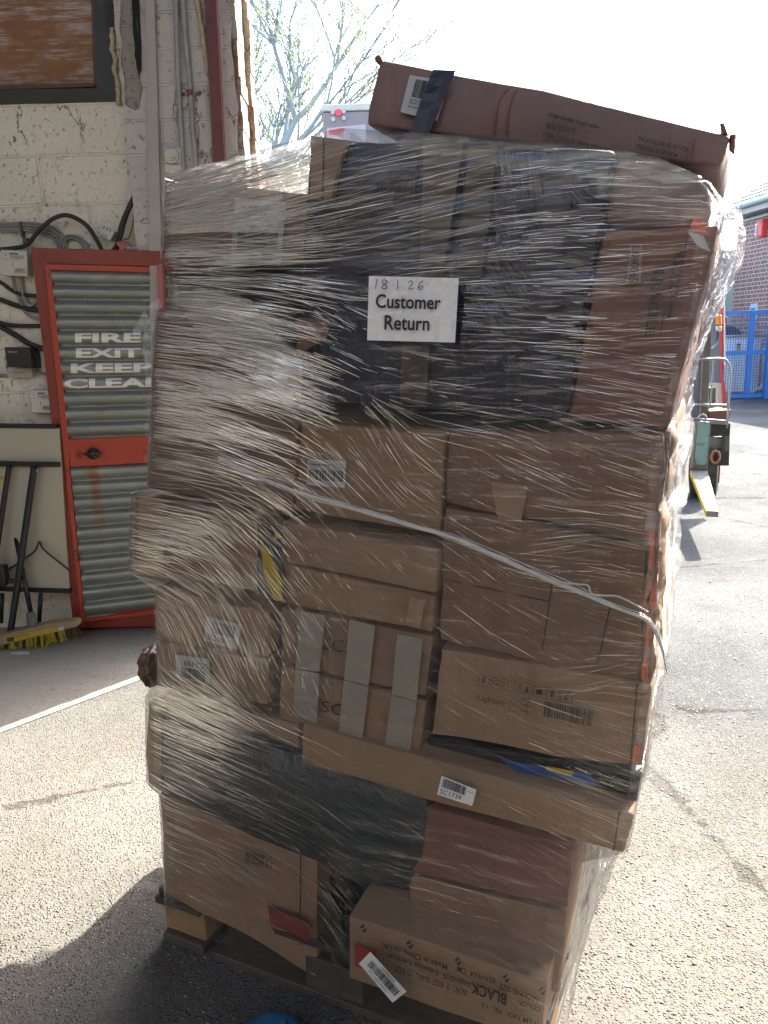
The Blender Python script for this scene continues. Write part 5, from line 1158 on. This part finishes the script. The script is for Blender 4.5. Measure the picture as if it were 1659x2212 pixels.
while z < zt: box(bm, ((xl_ + xr_) / 2, FY - .006, z), (xr_ - xl_, .008, .008)); z += .055
link('wire_mesh', bm, pm('blue_grey_wire', (.10, .14, .24), .5, bump=0), g0)['kind'] = 'stuff'
# cabinet behind the mesh
CY = FY + .45; cb = empty('cabinet', at(1600, 850, CY) * 1, 'pale blue grey metal cabinet with an orange warning label behind the mesh fence', 'cabinet')
x0, x1 = at(1500, 760, CY).x, at(1643, 760, CY).x; z1 = at(1600, 729, CY).z
bxw('body', x0, x1, .12, z1, CY + .4, .8, pm('pale_blue_grey_panel', (.72, .82, .92), .4, var=.05), cb); bxw('plinth', x0 - .1, x1 + .05, 0, .119, CY + .4, .86, STEEL, cb)
bxw('top_edge', x0, x1 + .02, z1 - .002, z1 + .05, CY + .4, .84, STEEL, cb)
lb = bxw('warning_label', at(1591, 750, CY).x, at(1599, 750, CY).x, at(1595, 757, CY - .01).z, at(1595, 746, CY - .01).z, CY - .006, .01, pm('orange_label', (.62, .33, .03), .5), cb)
bxw('label_top', at(1591, 750, CY).x, at(1599, 750, CY).x, at(1595, 746, CY - .01).z + .002, at(1595, 742, CY - .01).z, CY - .006, .01, INK, cb)
# plank and pipes
bm = bmesh.new(); tube(bm, [at(1617, 733, CY + .5), at(1627, 706, CY + .9)], .05, 6); tag(link('plank', bm, pm('pale_timber', (.45, .40, .34), .7)), 'pale timber leaning on the brick wall behind the fence post', 'plank')
bm = bmesh.new(); tube(bm, spline([at(1651, 752, FY + .5), at(1650, 800, FY + .5), at(1648, 832, FY + .5), at(1636, 842, FY + .4), at(1624, 848, FY + .3)], 5), .05, 8)
tag(link('pipe', bm, pm('white_grey_pipe', (.55, .56, .55), .5), None, True), 'white grey pipe bent along the ground behind the fence', 'pipe')
# car behind the cabinet
cr_ = empty('parked_car', (at(1580, 720, 19).x, 19.3, 0), 'dark green car parked behind the pale cabinet and fence', 'car')
cx = at(1560, 700, 18.6).x; W_ = 1.9
prof = [(-.95, .45), (-.95, .80), (-.88, .98), (-.70, 1.05), (-.55, 1.42), (-.40, 1.50), (.40, 1.50), (.62, 1.42), (.80, 1.05), (.92, .98), (.97, .80), (.97, .45)]
CZ = at(1560, 703, 18.6).z / 1.50
bm = bmesh.new(); slab(bm, [Vector((cx + a, 19, b * CZ)) for a, b in prof], Vector((0, 4.0, 0))); bevel(bm, .06, 2); link('body', bm, pm('dark_green_car_paint', (.015, .03, .028), .2, bump=0), cr_, True)
bm = bmesh.new(); slab(bm, [Vector((cx + a, 18.985, b * CZ)) for a, b in ((-.62, 1.08), (-.50, 1.40), (.54, 1.40), (.70, 1.08))], Vector((0, .01, 0))); link('windscreen', bm, pm('car_glass', (.03, .05, .055), .05, bump=0), cr_)
for s in (-.72, .72):
    for y in (19.5, 22.2):
        bm = bmesh.new(); cyl(bm, (cx + s - .1, y, .31), (1, 0, 0), .31, .2, 24); link('wheel', bm, CABLE, cr_)
for s in (-.7, .7): bm = bmesh.new(); cyl(bm, (cx + s, 18.99, .78 * CZ), (0, -1, 0), .10, .02, 16); link('headlight', bm, PAPER, cr_)

# -- forklift (one side sticks out from behind the stack)
fkp = empty('forklift', gnd(1540, 1050), 'old forklift truck with a bare steel mast, orange indicator and turquoise worn fork', 'forklift')
KY = 6.3
def kp(name, poly, Y, th, mat, par=fkp, bv=.003):
    bm = bmesh.new(); slab(bm, [at(x, y, Y) for x, y in poly], Vector((0, th, 0)))
    if bv: bevel(bm, bv, 1)
    return link(name, bm, mat, par)
MST = pm('worn_blue_grey_mast_steel', (.19, .24, .30), .5, .0, var=.25, vs=6, c2=(.26, .17, .11), th=(.62, .7), c2s=12)
GRM = pm('greasy_brown_steel', (.17, .155, .14), .4, .5, var=.3, vs=9)
LT = pm('turquoise_chipped_paint', (.22, .38, .36), .5, .2, var=.2, vs=9, c2=(.20, .13, .08), th=(.53, .6), c2s=14)
kp('mast_channel', [(1490, 700), (1528, 640), (1532, 900), (1478, 905)], KY + .05, .12, MST)
kp('mast_channel', [(1523, 660), (1541, 660), (1528, 905), (1511, 905)], KY - .0, .10, GRM)
kp('mast_gap', [(1520.5, 670), (1523, 670), (1511, 905), (1507, 905)], KY + .04, .01, INK, bv=0)
kp('side_panel', [(1535, 664), (1558, 648), (1563, 700), (1562, 830), (1528, 830)], KY + .45, .10, MST)
kp('cream_frame', [(1530, 826), (1560, 828), (1563, 900), (1550, 905), (1550, 838), (1530, 836)], KY + .42, .05, pm('cream_white_frame', (.66, .64, .55), .5))  # plain cream frame under the side panel
kp('engine_cover', [(1528, 838), (1551, 838), (1551, 903), (1526, 903)], KY + .46, .5, GRM)
kp('red_white_strip', [(1560, 650), (1564, 650), (1565, 780), (1563, 820), (1570, 850), (1567, 895), (1562, 895), (1559, 770)], KY + .4, .04, pm('faded_red_reflective', (.50, .08, .08), .4))
kp('red_white_strip', [(1564, 650), (1566.5, 648), (1567.5, 790), (1565, 790)], KY + .39, .04, PAPER)
wl = kp('work_lamp', [(1547, 642), (1565, 640), (1562, 656), (1559, 668), (1545, 668), (1543, 660)], KY + .2, .10, STEELD, bv=.01)
kp('lamp_glass', [(1549, 645), (1562, 644), (1559, 662), (1546, 662)], KY + .19, .01, pm('dusty_lamp_glass', (.42, .41, .40), .3), wl)
kp('indicator_lamp', [(1551, 680), (1560, 678), (1561, 703), (1550, 703)], KY + .28, .05, pm('orange_lens', (.80, .25, .01), .25, bump=0), bv=.012)
kp('reversing_lamp', [(1550, 704), (1561, 704), (1560, 715), (1556, 718), (1551, 715)], KY + .28, .05, pm('white_lens', (.62, .58, .50), .3, bump=0), bv=.01)
kp('wing_mirror', [(1567, 681), (1573, 684), (1572, 696), (1566, 705)], KY + .5, .06, BLK, bv=.01)
def kt(name, pts, r, mat, par=fkp): bm = bmesh.new(); tube(bm, spline([at(*p) for p in pts], 6), r, 8); return link(name, bm, mat, par, True)
kt('hose', [(1551, 700, KY + .3), (1550, 730, KY + .3), (1543, 748, KY + .25), (1534, 755, KY + .2)], .01, CABLE)
kt('guard_rail', [(1500, 778, KY - .05), (1540, 775, KY - .05), (1558, 775, KY - .05), (1570, 780, KY - .05), (1578, 800, KY - .05), (1576, 840, KY - .05), (1570, 925, KY - .05)], .010, STEEL)
kt('guard_rail', [(1498, 874, KY - .05), (1572, 876, KY - .05)], .010, STEEL)
kt('guard_rail', [(1541, 778, KY - .05), (1537, 840, KY - .05), (1535, 875, KY - .05)], .008, STEEL)
for tq in (0,): 
    bm = bmesh.new(); p = at(1534, 797, KY + .5); tube(bm, [p + Vector((cos(2 * pi * k / 20) * .05, 0, sin(2 * pi * k / 20) * .12)) for k in range(21)], .014, 6); link('steering_wheel', bm, BLK, fkp, True)
kp('carriage_plate', [(1532, 888), (1580, 885), (1574, 910), (1528, 904)], KY + .02, .25, pm('red_brown_carriage', (.20, .10, .07), .5, .3))
kp('carriage_bar', [(1498, 903), (1570, 908), (1570, 918), (1496, 912)], KY - .08, .12, STEEL)
kp('upper_plate', [(1534, 912), (1578, 914), (1577, 942), (1532, 943)], KY - .02, .08, STEELD)
kp('middle_plate', [(1534, 943), (1574, 943), (1572, 973), (1530, 974)], KY + .05, .05, STEEL)
kp('side_bracket', [(1568, 942), (1577, 942), (1576, 976), (1566, 974)], KY - .02, .08, GRM)
kp('lower_plate', [(1528, 973), (1576, 974), (1575, 1006), (1524, 1006)], KY - .02, .08, STEELD)
bm = bmesh.new(); p = at(1545, 987, KY - .03); tube(bm, [p + Vector((cos(a) * .035, 0, sin(a) * .05)) for a in [2 * pi * k / 16 for k in range(17)]], .012, 6); link('rusty_shackle', bm, pm('bright_rust', (.40, .20, .10), .5, .3), fkp, True)
bm = bmesh.new(); p = at(1517, 904, KY - .09); tube(bm, [p + Vector((cos(a) * .03, 0, sin(a) * .03)) for a in [2 * pi * k / 16 for k in range(17)]], .011, 6); link('lifting_eye', bm, STEEL, fkp, True)
# fork: vertical shank and blade
sh_ = kp('fork', [(1504, 911), (1537, 912), (1529, 1014), (1495, 1013)], KY - .16, .06, GRM)
kp('fork_paint', [(1507, 913), (1534, 914), (1527, 998), (1522, 1004), (1508, 1004), (1501, 996)], KY - .163, .004, LT, sh_, bv=0)
HL, HR, TL_, TR_ = at(1493, 1016, KY - .16), at(1528, 1016, KY - .16), at(1528, 1104, KY - 1.20), at(1552, 1105, KY - 1.20)
bm = bmesh.new(); slab(bm, [HL, HR, TR_, TL_], Vector((0, 0, -.04))); link('fork_blade', bm, pm('bare_fork_steel', (.30, .30, .29), .38, .5, var=.2, vs=6, c2=(.20, .16, .13), th=(.5, .6)), sh_)
bm = bmesh.new(); t = .85; slab(bm, [HL.lerp(TL_, t) + Vector((0, 0, .003)), HR.lerp(TR_, t) + Vector((0, 0, .003)), TR_ + Vector((0, 0, .003)), TL_ + Vector((0, 0, .003))], Vector((0, 0, -.002)))
slab(bm, [HL + Vector((-.003, 0, .002)), TL_ + Vector((-.003, 0, .002)), TL_ + Vector((-.003, 0, -.042)), HL + Vector((-.003, 0, -.042))], Vector((-.004, 0, 0))); link('yellow_fork_edge', bm, YEL, sh_)
wp = gnd(1542, 1056); wY = KY + .25
bm = bmesh.new(); wr = .33; cxx = at(1560, 1010, wY).x; prof = [(-.12, .80), (-.11, .95), (-.08, 1.0), (.08, 1.0), (.11, .95), (.12, .80)]
rings = []
for k in range(60):
    a = 2 * pi * k / 60; rings.append([bm.verts.new((cxx + px, wY + .35 + cos(a) * wr * pr * (1 - (.05 if (k % 3 == 0 and abs(px) < .1) else 0)), wr + sin(a) * wr * pr * (1 - (.05 if (k % 3 == 0 and abs(px) < .1) else 0)))) for px, pr in prof])
for k in range(60):
    A, B = rings[k], rings[(k + 1) % 60]
    for i in range(5): bm.faces.new((A[i], A[i + 1], B[i + 1], B[i]))
WR = Matrix.Translation((cxx, wY + .35, 0)) @ Matrix.Rotation(radians(-25), 4, 'Z') @ Matrix.Translation((-cxx, -wY - .35, 0))
bm.faces.new([r[0] for r in rings]); bm.faces.new([r[-1] for r in rings][::-1]); bm.transform(WR); ty = link('tyre', bm, pm('dusty_black_rubber', (.045, .042, .04), .8, var=.2), fkp)
bm = bmesh.new(); cyl(bm, (cxx - .13, wY + .35, wr), (1, 0, 0), .2, .26, 24); bm.transform(WR); link('rim', bm, DRED, ty)
bm = bmesh.new(); box(bm, (cxx - .75, wY + 1.3, .75), (1.1, 1.9, .7)); bevel(bm, .08, 3); bm.transform(WR); link('body', bm, DRED, fkp)
bm = bmesh.new(); box(bm, (cxx - .75, wY + 2.4, .85), (1.1, .5, 1.0)); bevel(bm, .12, 3); bm.transform(WR); link('counterweight', bm, STEELD, fkp)

# -- lorry box seen over the stack
TYY = 11.5; tr_ = empty('box_lorry', at(740, 700, TYY), 'grey box lorry rear with a red marker lamp, seen over the stack', 'lorry')
tr_.location.z = 0
xa, xb = at(697, 250, TYY).x, at(862, 240, TYY).x; zt = at(700, 226, TYY).z
LG = pm('pale_grey_lorry_panel', (.15, .15, .165), .45, var=.05)
def tbx(name, x0, x1, y0, y1, z0, z1, mat, par=None, bv=.01):
    bm = bmesh.new(); box(bm, ((x0 + x1) / 2, (y0 + y1) / 2, (z0 + z1) / 2), (x1 - x0, y1 - y0, z1 - z0)); bevel(bm, bv, 1); return link(name, bm, mat, par or tr_)
XR = xa + 2.5
tbx('box_body', xa, XR, TYY + .06, TYY + 7, .95, zt - .02, LG)
tbx('header', xa, XR, TYY, TYY + .055, zt - .52, zt - .095, LG); tbx('top_rail', xa - .01, XR + .01, TYY - .02, TYY + .05, zt - .09, zt, pm('greenish_grey_rail', (.34, .38, .35), .4))
tbx('rear_door', xa + .10, XR - .1, TYY - .005, TYY + .055, 1.1, zt - .55, pm('lorry_door', (.25, .25, .26), .5)); tbx('corner_post', xa, xa + .09, TYY - .004, TYY + .056, 1.0, zt - .53, LG)
tbx('chassis', xa + .6, XR - .6, TYY + .2, TYY + 7, .6, .93, STEELD)
bm = bmesh.new(); slab(bm, [at(x, y, TYY - .015) for x, y in ((706, 277), (790, 268), (790, 310), (706, 310))], Vector((0, .008, 0))); p1 = link('number_plate', bm, pm('dull_white_plate', (.30, .30, .32), .5), tr_)
bm = bmesh.new(); slab(bm, [at(x, y, TYY - .02) for x, y in ((711, 281), (745, 278), (745, 284), (711, 286))], Vector((0, .004, 0))); slab(bm, [at(x, y, TYY - .02) for x, y in ((711, 288), (736, 286), (736, 290), (711, 291))], Vector((0, .004, 0))); link('red_stripe', bm, pm('red_reflective', (.62, .03, .07), .4), p1)
bm = bmesh.new(); cyl(bm, at(731.5, 244, TYY), (0, -1, 0), .045, .03, 16); link('marker_lamp', bm, pm('red_lens', (.65, .03, .06), .2), tr_)
for x, y in ((719, 243), (743, 241), (720, 258), (743, 256)): bm = bmesh.new(); cyl(bm, at(x, y, TYY), (0, -1, 0), .03, .02, 12); link('bolt', bm, STEEL, tr_)
for s in (xa + .35, XR - .35):
    bm = bmesh.new(); cyl(bm, (s - .15, TYY + 1.5, .48), (1, 0, 0), .48, .3, 28); link('wheel', bm, CABLE, tr_)

# -- outbuilding past the pier
OY = 9.0; ob = empty('outbuilding', at(520, 600, OY), 'low outbuilding with a grey gutter and downpipe just past the pier', 'building'); ob.location.z = 0
x1 = at(548, 300, OY).x; z1 = at(548, 262, OY).z
bm = bmesh.new(); box(bm, (x1 - 2.1, OY + 1.5, z1 / 2 - .1), (4, 3, z1 - .2)); link('wall', bm, brick_mat('dull_brick', B0, (1, 0, 0)), ob)
bm = bmesh.new(); slab(bm, [at(x, y, OY - .35) for x, y in ((480, 130), (536, 236), (555, 274), (553, 300), (530, 282), (480, 190))], Vector((0, .06, 0))); link('bargeboard', bm, pm('brown_board', (.16, .07, .05), .6), ob)
bm = bmesh.new(); tube(bm, [at(480, 118, OY - .45), at(536, 226, OY - .45), at(558, 272, OY - .45)], .045, 8); gt = link('gutter', bm, pm('grey_green_gutter', (.25, .30, .30), .4), ob, True)
bm = bmesh.new(); tube(bm, [at(556, 268, OY - .42), at(557, 300, OY - .42), at(553, 308, OY - .42), at(540, 314, OY - .4), at(536, 330, OY - .3)], .04, 8); link('downpipe', bm, pm('blue_grey_pipe', (.12, .17, .25), .4), ob, True)
bm = bmesh.new(); slab(bm, [at(490, 120, OY - .3), at(553, 262, OY - .3), at(553, 250, OY + 3), at(490, 130, OY + 3)], Vector((0, 0, .06))); link('roof', bm, ROOFM, ob)

# -- trees
def tree(name, x, y, h, lab, seed, spread=.55, leaf=True, group='trees beyond the yard'):
    rr = random.Random(seed); root = empty(name, (x, y, 0), lab, 'tree', group)
    bm = bmesh.new(); lf_ = bmesh.new()
    def grow(p, d, L, r, lev):
        n = 4; pts = [p]; dd = d.copy()
        for i in range(n):
            dd = (dd + Vector((rr.uniform(-1, 1), rr.uniform(-1, 1), rr.uniform(-.4, .8))) * .13).normalized(); pts.append(pts[-1] + dd * L / n)
        tube(bm, pts, [max(.0055, r * (1 - .4 * i / n)) for i in range(n + 1)], 6 if lev < 3 else 3, cap=False)
        if lev >= 3 and leaf:
            for k in range(2):
                if rr.random() < .55:
                    q = pts[rr.randint(1, n)]
                    for _ in range(rr.choice((4, 7, 12))):
                        c = q + Vector((rr.gauss(0, .07), rr.gauss(0, .07), rr.gauss(0, .07))); s = rr.uniform(.02, .045)
                        a, b = Vector((rr.uniform(-1, 1), rr.uniform(-1, 1), rr.uniform(-1, 1))).normalized() * s, Vector((rr.uniform(-1, 1), rr.uniform(-1, 1), rr.uniform(-1, 1))).normalized() * s
                        lf_.faces.new([lf_.verts.new(v) for v in (c - a, c - b * .5, c + a, c + b * .5)])
        if lev < 6:
            for i in range(rr.choice((2, 3, 3)) + (2 if lev < 4 else 0)):
                k = rr.uniform(.35, 1) * n; q = pts[min(n, int(k) + 1)]
                nd = (dd + Vector((rr.uniform(-1, 1), rr.uniform(-1, 1), rr.uniform(-.25, .55))) * (spread + .35)).normalized()
                grow(q, nd, L * rr.uniform(.60, .84), r * .56, lev + 1)
    grow(Vector((x, y, 0)), Vector((0, 0, 1)), h * .34, h * .018, 0)
    link('trunk', bm, pm('glare_paled_bark', (.24, .27, .27), .8, bump=0), root, True, False)  # bark colour paled to imitate glare around the backlit twigs
    if leaf: link('foliage', lf_, pm('young_yellow_green_leaf', (.42, .46, .10), .6, bump=0), root, recalc=False)
    return root
pt = at(598, 560, 21); tree('bare_tree', at(560, 500, 21).x, 21, 12.0, 'tall spring tree with fine bare twigs and few yellow green leaves behind the pier', 4)
tree('bare_tree', at(620, 500, 27).x, 27, 7.6, 'smaller budding tree behind the taller one, lower in the gap by the stack', 9)
